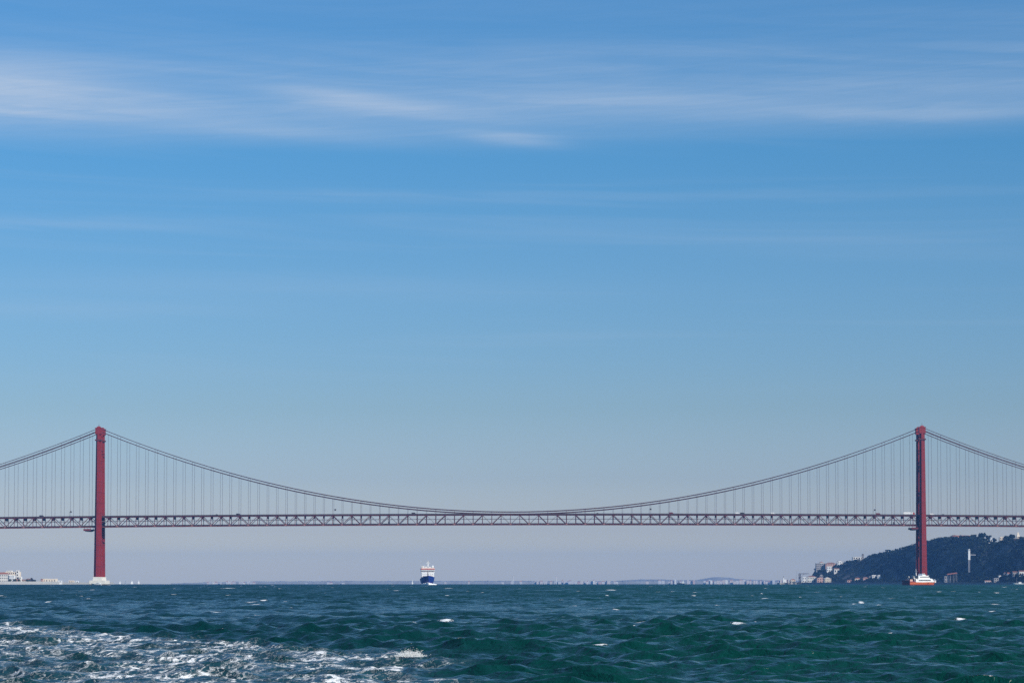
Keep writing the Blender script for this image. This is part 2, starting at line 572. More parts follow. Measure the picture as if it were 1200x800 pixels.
def water_mat():
    m = bpy.data.materials.new('sea_water'); m.use_nodes = True
    g = NT(m.node_tree)
    b = m.node_tree.nodes['Principled BSDF']
    geo_ = g.n('ShaderNodeNewGeometry')
    pos = geo_.outputs['Position']
    x, y, z = g.sep(pos)
    dist = g.n('ShaderNodeVectorMath', operation='LENGTH'); g.put(dist.inputs[0], pos)
    d = dist.outputs['Value']
    at_f = g.n('ShaderNodeAttribute', attribute_name='foam').outputs['Fac']
    at_w = g.n('ShaderNodeAttribute', attribute_name='wake').outputs['Fac']

    def vnoise(vec, scale, detail, rough, dist_=0.3):
        nd = g.n('ShaderNodeTexNoise')
        g.put(nd.inputs['Vector'], vec); nd.inputs['Scale'].default_value = scale
        nd.inputs['Detail'].default_value = detail; nd.inputs['Roughness'].default_value = rough
        nd.inputs['Distortion'].default_value = dist_
        return nd.outputs['Color']

    def vm(op, a, b_=None, sc_=None):
        nd = g.n('ShaderNodeVectorMath', operation=op)
        g.put(nd.inputs[0], a); g.put(nd.inputs[1], b_)
        if sc_ is not None:
            g.put(nd.inputs['Scale'], sc_)
        return nd.outputs[0]

    def stretched(kx, ky):
        return g.xyz(g.math('MULTIPLY', x, kx), g.math('MULTIPLY', y, ky), g.math('MULTIPLY', z, kx))
    # water colour: silt and plankton patches, greener to the south bank
    big = g.noise(pos, 0.012, 3, 0.5)
    side = g.smooth(g.math('ADD', g.math('DIVIDE', x, g.math('MAXIMUM', y, 30)), g.math('MULTIPLY', g.math('SUBTRACT', big, 0.5), 0.22)), -0.16, 0.14)
    body = g.mix(side, (0.0015, 0.031, 0.034, 1), (0.0015, 0.042, 0.034, 1))
    # foam of the wake: a torn net of bubbles, filled in where the water was churned hardest
    n_a = g.noise(stretched(1.0, 1.4), 1.7, 6, 0.64, 1.2)
    n_b = g.noise(stretched(1.0, 1.3), 5.5, 6, 0.68, 0.7)
    n_c = g.noise(stretched(0.30, 0.55), 0.65, 3, 0.5, 0.8)
    warp = vm('ADD', stretched(1.0, 1.15), vm('SCALE', vm('SUBTRACT', vnoise(pos, 1.3, 4, 0.6), (0.5, 0.5, 0.5)), None, 1.7))

    def net(scale, width):
        v = g.n('ShaderNodeTexVoronoi', feature='DISTANCE_TO_EDGE')
        g.put(v.inputs['Vector'], warp); v.inputs['Scale'].default_value = scale
        return g.smooth(g.math('SUBTRACT', width, v.outputs['Distance']), -0.03, 0.13)
    wk = g.math('MULTIPLY', at_w, g.smooth(n_c, 0.32, 0.62, 0.42, 1.2))
    width = g.math('MULTIPLY', g.math('POWER', g.math('MAXIMUM', wk, 0.0), 1.7), g.smooth(n_a, 0.36, 0.68, 0.0, 0.26))
    lace = g.math('MAXIMUM', net(0.75, width), g.math('MULTIPLY', net(2.1, g.math('MULTIPLY', width, 0.9)), 0.85))
    lump = g.math('ADD', g.math('MULTIPLY', n_a, 0.62), g.math('MULTIPLY', n_b, 0.38))
    solid = g.smooth(g.math('ADD', lump, g.math('MULTIPLY', wk, 0.20)), 0.71, 0.82)
    f_w = g.math('MULTIPLY', g.math('MAXIMUM', lace, solid), g.smooth(at_w, 0.05, 0.35))
    f_w = g.math('MULTIPLY', f_w, g.smooth(n_b, 0.30, 0.44, 0.62, 1.0))
    f_c = g.smooth(g.math('ADD', g.math('MULTIPLY', at_f, 0.80), g.math('MULTIPLY', g.math('SUBTRACT', n_b, 0.5), 1.7)), 0.46, 0.66)
    f_c = g.math('MULTIPLY', f_c, g.smooth(at_f, 0.05, 0.3))
    foam = g.math('MAXIMUM', f_w, f_c)
    # milky water full of bubbles around the wake foam
    milk = g.math('MULTIPLY', at_w, g.smooth(n_c, 0.30, 0.75, 0.10, 0.75))
    body = g.mix(milk, body, (0.050, 0.135, 0.20, 1))
    g.put(b.inputs['Base Color'], g.mix(foam, body, (0.86, 0.86, 0.84, 1)))
    rough = g.smooth(d, 90, 1500, 0.14, 0.34)
    g.put(b.inputs['Roughness'], g.math('ADD', rough, g.math('MULTIPLY', foam, 0.6)))
    b.inputs['IOR'].default_value = 1.333
    b.inputs['Specular IOR Level'].default_value = 0.36
    # ripples finer than the mesh, wind streaks and gust patches, as slopes added to the surface normal
    half3 = (0.5, 0.5, 0.5)
    rip = vm('SCALE', vm('SUBTRACT', vnoise(stretched(1.0, 1.25), 2.1, 4, 0.6), half3), None, g.smooth(d, 60, 400, 0.40, 0.80))
    mid = vm('SCALE', vm('SUBTRACT', vnoise(stretched(0.42, 0.22), 1.0, 4, 0.62), half3), None, g.smooth(d, 120, 700, 0.0, 0.95))
    far = vm('SCALE', vm('SUBTRACT', vnoise(stretched(0.13, 0.018), 1.0, 5, 0.66), half3), None, g.smooth(d, 300, 1100, 0.0, 1.1))
    slope = vm('ADD', vm('ADD', rip, mid), far)
    slope = vm('MULTIPLY', slope, (0.8, 1.0, 0.0))
    # the lee faces of the unresolved chop are the steep ones; the sea runs towards -Y
    slope = vm('ADD', slope, g.xyz(0.0, g.smooth(d, 130, 600, 0.0, -0.24), 0.0))
    bp = g.n('ShaderNodeBump')
    bp.inputs['Strength'].default_value = 1.0
    bp.inputs['Distance'].default_value = 1.0
    wl = g.noise(stretched(1.0, 1.3), 1.7, 3, 0.55, 0.5)
    g.put(bp.inputs['Height'], g.math('ADD', g.math('MULTIPLY', wl, g.smooth(d, 60, 450, 0.22, 0.05)), g.math('MULTIPLY', foam, 0.04)))
    nrm = vm('NORMALIZE', vm('ADD', bp.outputs[0], slope))
    g.put(b.inputs['Normal'], nrm)
    return m


build_water()

# ------------------------------------------------------------------ haze
def build_haze():
    m = bpy.data.materials.new('sea_haze'); m.use_nodes = True
    nt = m.node_tree
    nt.nodes.remove(nt.nodes['Principled BSDF'])
    v = nt.nodes.new('ShaderNodeVolumePrincipled')
    v.inputs['Color'].default_value = (0.16, 0.44, 1.0, 1)
    v.inputs['Density'].default_value = 4.5e-5
    v.inputs['Anisotropy'].default_value = 0.0
    nt.links.new(v.outputs[0], nt.nodes['Material Output'].inputs['Volume'])
    o = MB().box(-19000, 19000, -19000, 19000, -20, 225).build('haze', m)
    tag(o, 'thin pale blue sea haze over the whole estuary', 'haze', kind='stuff')
# ------------------------------------------------------------------ the suspension bridge
BX, BY = -1.9, 3000.0
SPAN, SIDE = 1013.0, 483.0
HALF = SPAN / 2
NP = 88
PAN = SPAN / NP
YT, YC, YL = 10.4, 11.0, 12.4         # half distances of trusses, cables, tower legs
DEPTH = 12.0


def z_top(x):
    return 85.6 - 8.2e-6 * x * x + 0.8 * x / HALF


def z_cable(x, upper):
    top = (192.8 if upper else 189.0) + 0.5 * x / HALF
    low = 89.3 if upper else 86.6
    ax = abs(x)
    if ax <= HALF:
        return low + (top - low) * (ax / HALF) ** 2
    u = (ax - HALF) / SIDE
    end = z_top(HALF + SIDE) + (4.5 if upper else 1.0)
    return top + (end - top) * u - 4 * 23.0 * u * (1 - u)


def build_bridge():
    root = empty('suspension_bridge', (BX, BY, 0))
    tag(root, 'long red suspension bridge with two tall towers spanning the wide river', 'bridge')
    unit = {}

    def unit_mesh(m):
        if m.name not in unit:
            me = MB().box(-0.5, 0.5, -0.5, 0.5, 0, 1).mesh('beam_' + m.name)
            me.materials.append(m)
            unit[m.name] = me
        return unit[m.name]

    def piece(name, a, b, wx, wy, m, parent=root):
        a, b = Vector(a), Vector(b)
        d = b - a
        rot = d.to_track_quat('Z', 'Y').to_matrix().to_4x4() if abs(d.z) < 0.999 * d.length else Matrix.Identity(4)
        M = Matrix.Translation(a) @ rot @ Matrix.Diagonal((wx, wy, d.length, 1))
        return link(name, unit_mesh(m), parent, M)

    def strip(name, m, y0, y1, dz0, dz1, x0=-HALF - SIDE, x1=HALF + SIDE, parent=root):
        n = int((x1 - x0) / (2 * PAN)) + 1
        xs = [x0 + (x1 - x0) * i / n for i in range(n + 1)]
        rings = [[(x, y0, z_top(x) + dz0), (x, y1, z_top(x) + dz0), (x, y1, z_top(x) + dz1), (x, y0, z_top(x) + dz1)] for x in xs]
        return MB().loft(rings).build(name, m, parent)

    # deck
    strip('roadway', ASPH, -9.8, 9.8, 0.36, 0.72)
    for s in (-1, 1):
        strip('top_chord', RED_SHADED, s * YT - 0.42, s * YT + 0.42, -0.50, 0.34)
        strip('bottom_chord', RED_SHADED, s * YT - 0.45, s * YT + 0.45, -DEPTH - 0.5, -DEPTH + 0.35)
        strip('parapet', STEEL_DK, s * 10.9 - 0.1, s * 10.9 + 0.1, 0.40, 1.55)
        strip('mid_rail', STEEL_GR, s * 9.6 - 0.15, s * 9.6 + 0.15, -5.25, -4.85)
    strip('railway_deck', STEEL_DK, -6.2, 6.2, -DEPTH + 0.7, -DEPTH + 1.7)
    strip('walkway_flange', RED_SUNLIT, -11.3, -10.9, -DEPTH - 0.75, -DEPTH - 0.52)  # pale strip, its sunlit look painted in
    # truss members, panel by panel
    nside = int(SIDE / PAN)
    far_v, far_d, far_h, far_f = MB(), MB(), MB(), MB()
    for i in range(-NP // 2 - nside, NP // 2 + nside + 1):
        x = i * PAN
        shown = abs(x) < 700
        zt = z_top(x)
        bottom_node = (i % 2 == 0)
        # floor truss across the deck
        if shown:
            M = Matrix.Translation((x, 0, zt - 3.7)) @ Matrix.Diagonal((0.35, 18.8, 3.35, 1))
            link('floor_beam', unit_mesh(STEEL_DK), root, M)
        else:
            far_f.box(x - 0.17, x + 0.17, -9.4, 9.4, zt - 3.7, zt - 0.35)
        for s in (-1, 1):
            y = s * YT
            a, b = (x, y, zt - DEPTH + 0.3), (x, y, zt - 0.45)
            if shown:
                piece('post', a, b, 0.68, 0.5, RED_SHADED)
            else:
                far_v.beam(a, b, 0.5, 0.5)
            if i < NP // 2 + nside:
                x2 = x + PAN
                z2 = z_top(x2)
                up = bottom_node           # rises to the right from a bottom node
                a = (x, y, zt - DEPTH + 0.2) if up else (x, y, zt - 0.4)
                b = (x2, y, z2 - 0.4) if up else (x2, y, z2 - DEPTH + 0.2)
                mid = abs(x + PAN / 2) < 170
                w = (0.72 if (up == (x < -1)) else 0.26) if mid else 0.66
                if shown:
                    piece('diagonal', a, b, w, w, RED_SHADED)
                else:
                    far_d.beam(a, b, w, w)
            # hangers
            zc_ = z_cable(x, False)
            if zc_ > zt + 1.5 and abs(abs(x) - HALF) > 4:
                top = z_cable(x, True) if i % 2 == 0 else zc_
                if shown:
                    piece('hanger', (x, s * YC, zt + 0.3), (x, s * YC, top), 0.25, 0.25, ROPE)
                else:
                    far_h.box(x - 0.13, x + 0.13, s * YC - 0.13, s * YC + 0.13, zt + 0.3, top)
            elif i % 2 == 0 and abs(x) < HALF - 4:
                piece('hanger', (x, s * YC, zt + 0.3), (x, s * YC, z_cable(x, True)), 0.22, 0.22, ROPE)
    # gussets at the near truss's lower nodes, sunlit highlights put into their colour
    for i in range(-NP // 2 - nside + 1, NP // 2 + nside + 1, 2):
        x = i * PAN
        if abs(x) < 700:
            zt = z_top(x) - DEPTH
            M = Matrix.Translation((x, -YT - 0.5, zt - 0.45)) @ Matrix.Diagonal((2.2, 0.12, 1.7, 1))
            link('gusset', unit_mesh(RED_SUNLIT), root, M)
    for nm, mb, m in (('post', far_v, RED_SHADED), ('diagonal', far_d, RED_SHADED), ('hanger', far_h, ROPE), ('floor_beam', far_f, STEEL_DK)):
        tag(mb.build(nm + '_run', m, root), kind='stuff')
    # cables
    for s in (-1, 1):
        for upper in (False, True):
            xs = list(np.linspace(-HALF - SIDE, -HALF, 30)) + list(np.linspace(-HALF, HALF, 90))[1:] + list(np.linspace(HALF, HALF + SIDE, 30))[1:]
            MB().tube([(x, s * YC, z_cable(x, upper)) for x in xs], 0.36 if upper else 0.44, 8).build(
                'auxiliary_cable' if upper else 'main_cable', CABLE, root, smooth=True)
    # towers
    for sx in (-1, 1):
        build_tower(root, sx)
    # anchor viaduct ends beyond the frame
    for sx in (-1, 1):
        x = sx * (HALF + SIDE + 8)
        zt = z_top(x)
        MB().loft([[(x - 11, -14, -5), (x + 11, -14, -5), (x + 11, 14, -5), (x - 11, 14, -5)],
                   [(x - 8, -12, zt), (x + 8, -12, zt), (x + 8, 12, zt), (x - 8, 12, zt)]]).build('anchor_pier', CONC, root)
    # small cabins hung inside the truss
    for px in (456, 739, 1046):
        x = (px - 598) * 1.0526
        zt = z_top(x) - DEPTH
        mb = MB().box(x - 0.9, x + 0.9, -YT - 0.75, -YT + 1.5, zt + 0.9, zt + 4.0)
        mb.box(x - 0.6, x + 0.6, -YT - 0.6, -YT + 1.2, zt + 4.0, zt + 4.4)
        mb.build('signal_cabinet', STEEL_DK, root)
    return root


def leg_section(w, cy, d_core, rib, wr):
    """cross-shaped plan: core w wide, ribs wr wide standing proud on both faces"""
    h, r, c = w / 2, wr / 2, d_core / 2
    return [(-h, cy - c), (-r, cy - c), (-r, cy - c - rib), (r, cy - c - rib), (r, cy - c), (h, cy - c),
            (h, cy + c), (r, cy + c), (r, cy + c + rib), (-r, cy + c + rib), (-r, cy + c), (-h, cy + c)]


def build_tower(root, sx):
    x0 = sx * HALF
    ztop = 191.5 + 0.5 * sx
    zb = 9.0
    brace = MB()
    levels = [zb + 2, 42, 72, 108, 146, 184]
    for a, b in zip(levels[:-1], levels[1:]):
        if 60 < b < 90 or 70 < a < 90:
            pass
        inn = YL - 1.2
        brace.beam((x0, -inn, a), (x0, inn, b), 1.1, 1.5)
        brace.beam((x0 + 0.05, inn, a), (x0 + 0.05, -inn, b), 1.0, 1.4)
    for z in levels[1:]:
        brace.box(x0 - 1.3, x0 + 1.3, -YL + 1, YL - 1, z - 1.3, z + 1.3)
    t = brace.build('tower', RED, root)
    t['label'] = 'red steel tower standing on a bare pale pier' if sx < 0 else 'red steel tower rising behind the orange and white ferry'
    for s in (-1, 1):
        rings = []
        nz = 24
        for i in range(nz + 1):
            z = zb + (ztop - zb) * i / nz
            f = i / nz
            w = 9.7 + (6.1 - 9.7) * f ** 0.85
            rings.append([(x0 + p, q, z) for p, q in leg_section(w, s * YL, 2.6 - 0.4 * f, 2.1 - 0.2 * f, w * 0.42)])
        leg = MB().loft(rings).build('leg', RED, t)
        # plate joints and base collar
        mb = MB()
        for i in range(1, 14):
            z = zb + (ztop - zb) * i / 14
            f = i / 14
            w = 9.7 + (6.1 - 9.7) * f ** 0.85 + 0.16
            sec = leg_section(w, s * YL, 2.6 - 0.4 * f + 0.16, 2.1 - 0.2 * f, w * 0.42 + 0.16)
            mb.loft([[(x0 + p, q, z - 0.16) for p, q in sec], [(x0 + p, q, z + 0.16) for p, q in sec]])
        mb.build('plate_joint', RED_SHADED, t)
        # inspection platform under the saddle
        zp = ztop - 14.5
        MB().box(x0 - 4.2, x0 + 4.2, s * YL - 3.8, s * YL + 3.8, zp, zp + 1.6).build('platform', RED_SHADED, t)
        # saddle housing
        sd = MB()
        sd.box(x0 - 3.9, x0 + 3.9, s * YL - 3.2, s * YL + 3.2, ztop - 6.5, ztop + 0.6)
        sd.box(x0 - 4.5, x0 + 4.5, s * YL - 3.5, s * YL + 3.5, ztop + 0.6, ztop + 1.3)
        sd.loft([[(x0 - 3, s * YL - 2, ztop + 1.3), (x0 + 3, s * YL - 2, ztop + 1.3), (x0 + 3, s * YL + 2, ztop + 1.3), (x0 - 3, s * YL + 2, ztop + 1.3)],
                 [(x0 - 1.4, s * YL - 1.3, ztop + 3.2), (x0 + 1.4, s * YL - 1.3, ztop + 3.2), (x0 + 1.4, s * YL + 1.3, ztop + 3.2), (x0 - 1.4, s * YL + 1.3, ztop + 3.2)]])
        sd.build('saddle', RED, t)
    MB().tube([(x0, -YL, ztop + 3.0), (x0, -YL, ztop + 6.0)], [0.22, 0.12], 6).build('beacon', RED_SHADED, t)
    pier = MB()
    def frustum(a0, b0, z0, a1, b1, z1):
        pier.loft([[(x0 - a0, -b0, z0), (x0 + a0, -b0, z0), (x0 + a0, b0, z0), (x0 - a0, b0, z0)],
                   [(x0 - a1, -b1, z1), (x0 + a1, -b1, z1), (x0 + a1, b1, z1), (x0 - a1, b1, z1)]])
    frustum(9.9, 17.6, -6, 9.7, 17.5, 4.9)
    frustum(5.9, 16.2, 4.9, 5.5, 16.0, 9.2)
    p = pier.build('pier', CONC, t, bevel=0.15)
    MB().box(x0 - 10.2, x0 + 10.2, -17.9, 17.9, -3, 0.5).build('waterline_fender', CONC_DK, p)
    return t


build_bridge()


def road_z(x):
    return z_top(x) + 0.72


def build_gantry(px, label):
    """inspection traveller slung under the deck"""
    x = (px - 598) * 1.0526
    zt = z_top(x) - DEPTH - 0.95
    r = empty('inspection_gantry', (BX + x, BY, zt - 4.0))
    tag(r, label, 'gantry', 'inspection gantries under the deck')
    MB().box(-4.6, 4.6, -12.5, 12.5, 0.2, 0.7).build('platform', STEEL_DK, r)
    for s in (-1, 1):
        MB().box(-4.7, 4.7, s * 12.4 - 0.1, s * 12.4 + 0.1, 0.7, 2.5).build('side_panel', MAROON if s < 0 else STEEL_DK, r)
        mb = MB()
        for q in (-1, 1):
            mb.beam((q * 3.6, s * 11.4, 0.5), (q * 3.6, s * 11.4, 4.05), 0.35, 0.35)
        mb.build('hanger_frame', STEEL_DK, r)
    MB().loft([[(-3.2, -12.2, 0.2), (3.2, -12.2, 0.2), (3.2, 12.2, 0.2), (-3.2, 12.2, 0.2)],
               [(-2.2, -12, -0.6), (2.2, -12, -0.6), (2.2, 12, -0.6), (-2.2, 12, -0.6)]]).build('keel_truss', STEEL_DK, r)
    return r


build_gantry(104, 'dark maintenance gantry slung under the deck left of the left tower')
build_gantry(1070.5, 'dark maintenance gantry slung under the deck left of the right tower')


def build_sign(px, label, flip=1):
    x = (px - 598) * 1.0526
    r = empty('road_sign_mast', (BX + x, BY - 9.5, road_z(x) - 0.02))
    tag(r, label, 'sign mast', 'sign masts on the bridge deck')
    MB().tube([(0, 0, 0), (0, 0, 6.2)], [0.2, 0.15], 8).build('mast', STEEL_GR, r)
    MB().beam((-0.2, 0, 6.1), (flip * 2.6, 0, 6.1), 0.22, 0.22).build('arm', STEEL_GR, r)
    b = MB().box(flip * 1.9 - 1.0, flip * 1.9 + 1.0, -0.35, 0.15, 5.1, 6.9).build('sign_box', STEEL_DK, r)
    MB().box(flip * 1.9 - 1.15, flip * 1.9 + 1.15, -0.5, 0.2, 6.92, 7.02).build('hood', STEEL_DK, b)
    return r


build_sign(82.5, 'small sign mast on the bridge deck left of the left tower')
build_sign(391.5, 'small sign mast on the deck where the cable nears it, left half')
build_sign(760, 'small sign mast on the deck where the cable nears it, right half')
build_sign(1022, 'small sign mast on the bridge deck left of the right tower')


def build_vehicle(kind, px, lane, label, body, far_dir=1):
    x = (px - 598) * 1.0526
    name = {'car': 'car', 'van': 'van', 'lorry': 'articulated_lorry'}[kind]
    r = empty(name, (BX + x, BY + lane, road_z(x) + 0.01))
    tag(r, label, {'car': 'car', 'van': 'van', 'lorry': 'lorry'}[kind], 'vehicles crossing the bridge')
    w = 0.9 if kind == 'car' else 1.0 if kind == 'van' else 1.25

    def side(poly, nm, m, ww=w, par=r):
        return MB().prism(poly, -ww, ww).build(nm, m, par)
    if kind == 'car':
        side([(-2.2, .3), (2.2, .3), (2.25, .75), (1.3, .95), (-2.15, 1.0), (-2.25, .6)], 'body', body)
        side([(-1.9, 1.0), (1.15, .95), (0.5, 1.5), (-1.2, 1.52)], 'cabin', GLASS, w * .88)
        side([(-1.15, 1.52), (.45, 1.5), (.3, 1.58), (-1.0, 1.6)], 'roof', body, w * .86)
        ws, wr = (-1.35, 1.35), .33
    elif kind == 'van':
        side([(-2.8, .4), (2.8, .4), (2.8, 1.1), (2.0, 1.35), (1.4, 2.3), (-2.75, 2.35)], 'body', body)
        side([(1.3, 1.4), (1.95, 1.38), (1.45, 2.15), (1.25, 2.2)], 'side_glass', GLASS, w * 1.01)
        ws, wr = (-1.8, 1.8), .36
    else:
        side([(-7.0, 1.1), (4.9, 1.1), (4.9, 3.95), (-7.0, 3.95)], 'trailer', body)
        side([(-7.02, 3.95), (4.95, 3.95), (4.95, 4.1), (-7.02, 4.1)], 'trailer_roof', BLACKP, w * 1.02)
        side([(5.3, .6), (7.3, .6), (7.35, 1.9), (7.05, 3.1), (5.3, 3.3)], 'cab', BAND, w * .98)
        side([(6.2, 2.0), (7.0, 2.0), (6.9, 2.8), (6.2, 2.8)], 'cab_glass', GLASS, w)
        side([(-6.8, .75), (5.4, .75), (5.4, 1.05), (-6.8, 1.05)], 'chassis', BLACKP, w * .6)
        ws, wr = (-6.0, -4.8, -3.6, 4.4, 6.5), .5
    for q in ws:
        for s in (-1, 1):
            c = [(q + wr * math.cos(a), wr + wr * math.sin(a)) for a in np.linspace(0, 2 * math.pi, 11)[:-1]]
            MB().prism(c, s * w - 0.14, s * w + 0.05).build('wheel', RUBBER, r)
    return r


build_vehicle('lorry', 1063.5, -8, 'white articulated lorry on the deck just left of the right tower', WHITE)
build_vehicle('van', 1091, -8, 'white van on the deck just right of the right tower', WHITE)
build_vehicle('van', 863.5, -8, 'white van on the bridge deck, one of two white vans left of right tower', WHITE)
build_vehicle('van', 905, -8, 'white van on the bridge deck nearest the sign mast left of right tower', WHITE)
build_vehicle('van', 869.5, -5, 'dark van on the deck close behind a white van', BLACKP)
build_vehicle('van', 786, -8, 'dark red van on the deck right of the mid-span', MAROON)
build_vehicle('car', 700, -8, 'dark car on the deck just right of the mid-span', BLACKP)
build_vehicle('van', 1028, -8, 'maroon van on the deck beside the sign mast near right tower', MAROON)
build_vehicle('car', 255, -8, 'dark car on the deck between the left tower and left sign mast', BLACKP)
build_vehicle('van', 280, -8, 'dark grey van on the deck in the left quarter of the span', STEEL_DK)
build_vehicle('van', 485, -8, 'dark van on the deck above and left of the blue ship', STEEL_DK)
build_vehicle('car', 1104, -8, 'dark car on the deck right of the white van by right tower', BLACKP)
build_vehicle('van', 50, -8, 'dark van on the deck at the far left of the bridge', STEEL_DK)

# ------------------------------------------------------------------ the wooded hill on the right bank
RIDGE = [(930, 683), (945, 682), (953, 671), (957, 664), (970, 663), (985, 661), (1000, 657.5), (1012, 656), (1020, 652), (1035, 648.5), (1050, 645.5),
         (1062, 641.5), (1075, 638), (1090, 635), (1100, 632), (1115, 630), (1135, 629.5), (1150, 631), (1158, 635), (1168, 637), (1180, 631.5),
         (1192, 634), (1205, 631), (1250, 628), (1320, 622), (1450, 616), (1700, 610), (2100, 606)]
SHORE = [(925, 5450), (945, 5400), (1080, 4750), (1200, 4250), (1350, 3850), (1600, 3400), (2100, 3000)]


def interp(tab, x):
    return float(np.interp(x, [p[0] for p in tab], [p[1] for p in tab]))


def hill_f(q):
    """rise from the shore inland, q metres along the line of sight behind the shoreline"""
    t = min(max((q - 25) / 345, 0), 1)
    return (t * t * (3 - 2 * t)) ** 0.8


def hnoise(a, b):
    return (math.sin(a * 0.071 + 1.2) * math.sin(b * 0.013 + 0.5) + 0.6 * math.sin(a * 0.19 + b * 0.021) + 0.4 * math.sin(a * 0.43 - b * 0.03)) / 2


def hill_z(px, q):
    ys = interp(SHORE, px)
    Yr = ys + 370
    top = (EYE - interp(RIDGE, px)) * Yr / F + CAMH
    k = hill_f(q)
    z = 2.2 + max(top - 2.2, 0) * k + 2.2 * hnoise(px, q) * k * (1 - 0.6 * k) * min(1, max(top, 0) / 30)
    if q > 370:
        z -= (q - 370) * 0.02
    return z


def hill_pt(px, q):
    Y = interp(SHORE, px) + q
    return Vector(((px - 600) / F * Y, Y, hill_z(px, q)))


def build_hill():
    cols = [925 + 2.5 * i for i in range(130)] + [1250 + 14 * i for i in range(60)]
    qs = [-6, 0, 6, 20, 40, 60, 85, 110, 135, 160, 185, 210, 240, 270, 300, 330, 370, 420, 500, 620, 800, 1000]
    V, Fc = [], []
    for c in cols:
        for q in qs:
            p = hill_pt(c, max(q, 0))
            if q < 0:
                p.z = -6
            V.append(p)
    n = len(qs)
    for i in range(len(cols) - 1):
        for j in range(n - 1):
            Fc.append((i * n + j, (i + 1) * n + j, (i + 1) * n + j + 1, i * n + j + 1))
    m = bpy.data.materials.new('scrub_hillside'); m.use_nodes = True
    g = NT(m.node_tree); b = m.node_tree.nodes['Principled BSDF']
    pos = g.n('ShaderNodeNewGeometry').outputs['Position']
    n1 = g.noise(pos, 0.02, 5, 0.6); n2 = g.noise(pos, 0.15, 4, 0.6)
    c = g.ramp(n2, [(0.3, (0.016, 0.028, 0.016)), (0.7, (0.045, 0.055, 0.03))])
    c = g.mix(g.smooth(n1, 0.50, 0.62), c, (0.13, 0.115, 0.105, 1))
    g.put(b.inputs['Base Color'], c)
    b.inputs['Roughness'].default_value = 0.9
    b.inputs['Specular IOR Level'].default_value = 0.1
    o = MB().add(V, Fc).build('hill', m, smooth=True)
    tag(o, kind='structure')
    # quay along its foot
    q = MB()
    for a in range(940, 1500, 20):
        pts = []
        for px in (a, a + 20):
            Y = interp(SHORE, px)
            for off in (-14, 8):
                y = Y + off
                pts.append(((px - 600) / F * y, y))
        q.add([(pts[0][0], pts[0][1], -5), (pts[2][0], pts[2][1], -5), (pts[3][0], pts[3][1], -5), (pts[1][0], pts[1][1], -5),
               (pts[0][0], pts[0][1], 2.0), (pts[2][0], pts[2][1], 2.0), (pts[3][0], pts[3][1], 2.0), (pts[1][0], pts[1][1], 2.0)],
              [(4, 5, 6, 7), (0, 1, 5, 4), (2, 3, 7, 6)])
    tag(q.build('quay_wall', mat('quay_stone', (0.20, 0.19, 0.17), 0.85, 0.3, 0.1)), kind='structure')


build_hill()


def leaf_cloud(centres, radii, per, size, rng):
    """many small leaf-clump faces spread through each crown volume"""
    n = len(centres)
    c = np.repeat(centres, per, 0); r = np.repeat(radii, per, 0)
    d = rng.normal(size=(n * per, 3)); d /= np.linalg.norm(d, axis=1, keepdims=True)
    rr = rng.uniform(0.35, 1.0, (n * per, 1)) ** 0.6
    p = c + d * rr * r
    s = rng.uniform(0.6, 1.3, (n * per, 1)) * size
    a = rng.normal(size=(n * per, 3)); a /= np.linalg.norm(a, axis=1, keepdims=True)
    nrm = d * 0.8 + rng.normal(size=d.shape) * 0.5
    u = np.cross(nrm, a); u /= np.linalg.norm(u, axis=1, keepdims=True)
    v = np.cross(nrm, u); v /= np.linalg.norm(v, axis=1, keepdims=True)
    v *= rng.uniform(0.5, 1.0, (n * per, 1))
    verts = np.stack([p - u * s - v * s * .4, p + u * s * .6 - v * s, p + u * s + v * s * .5, p - u * s * .5 + v * s], 1).reshape(-1, 3)
    k = np.arange(n * per)[:, None] * 4 + np.arange(4)[None]
    return verts, k


def np_mesh(name, verts, quads, m):
    me = bpy.data.meshes.new(name)
    me.vertices.add(len(verts)); me.vertices.foreach_set('co', verts.astype(np.float32).ravel())
    me.loops.add(quads.size); me.loops.foreach_set('vertex_index', quads.astype(np.int32).ravel())
    me.polygons.add(len(quads)); me.polygons.foreach_set('loop_start', (np.arange(len(quads)) * 4).astype(np.int32))
    me.update(calc_edges=True)
    me.materials.append(m)
    return me


def build_wood():
    rng = np.random.default_rng(5)
    C, Rr = [], []
    while len(C) < 3300:
        px = rng.uniform(955, 1330); q = rng.uniform(25, 420)
        if hnoise(px * 1.7, q * 2 + 90) < -0.22 and q < 300:
            continue
        if 994 < px < 1020 and 95 < q < 190 and rng.random() < 0.85:
            continue
        if px < 1030 and 150 < q < 400 and rng.random() < 0.55:
            continue
        if q > 330 and rng.random() < 0.5:
            continue
        p = hill_pt(px, q)
        h = rng.uniform(2.2, 5.0) * (0.8 if q > 330 else 1.0)
        C.append((p.x, p.y, p.z + h * 0.55)); Rr.append((h * rng.uniform(.8, 1.3), h * rng.uniform(.8, 1.3), h * 0.8))
    C = np.array(C); Rr = np.array(Rr)
    v, k = leaf_cloud(C, Rr, 20, 1.5, rng)
    o = bpy.data.objects.new('hillside_woodland', np_mesh('hillside_woodland', v, k, LEAF_D))
    COL.objects.link(o)
    tag(o, 'dark scrub and pine wood covering the steep hillside', 'woodland', kind='stuff')


build_wood()


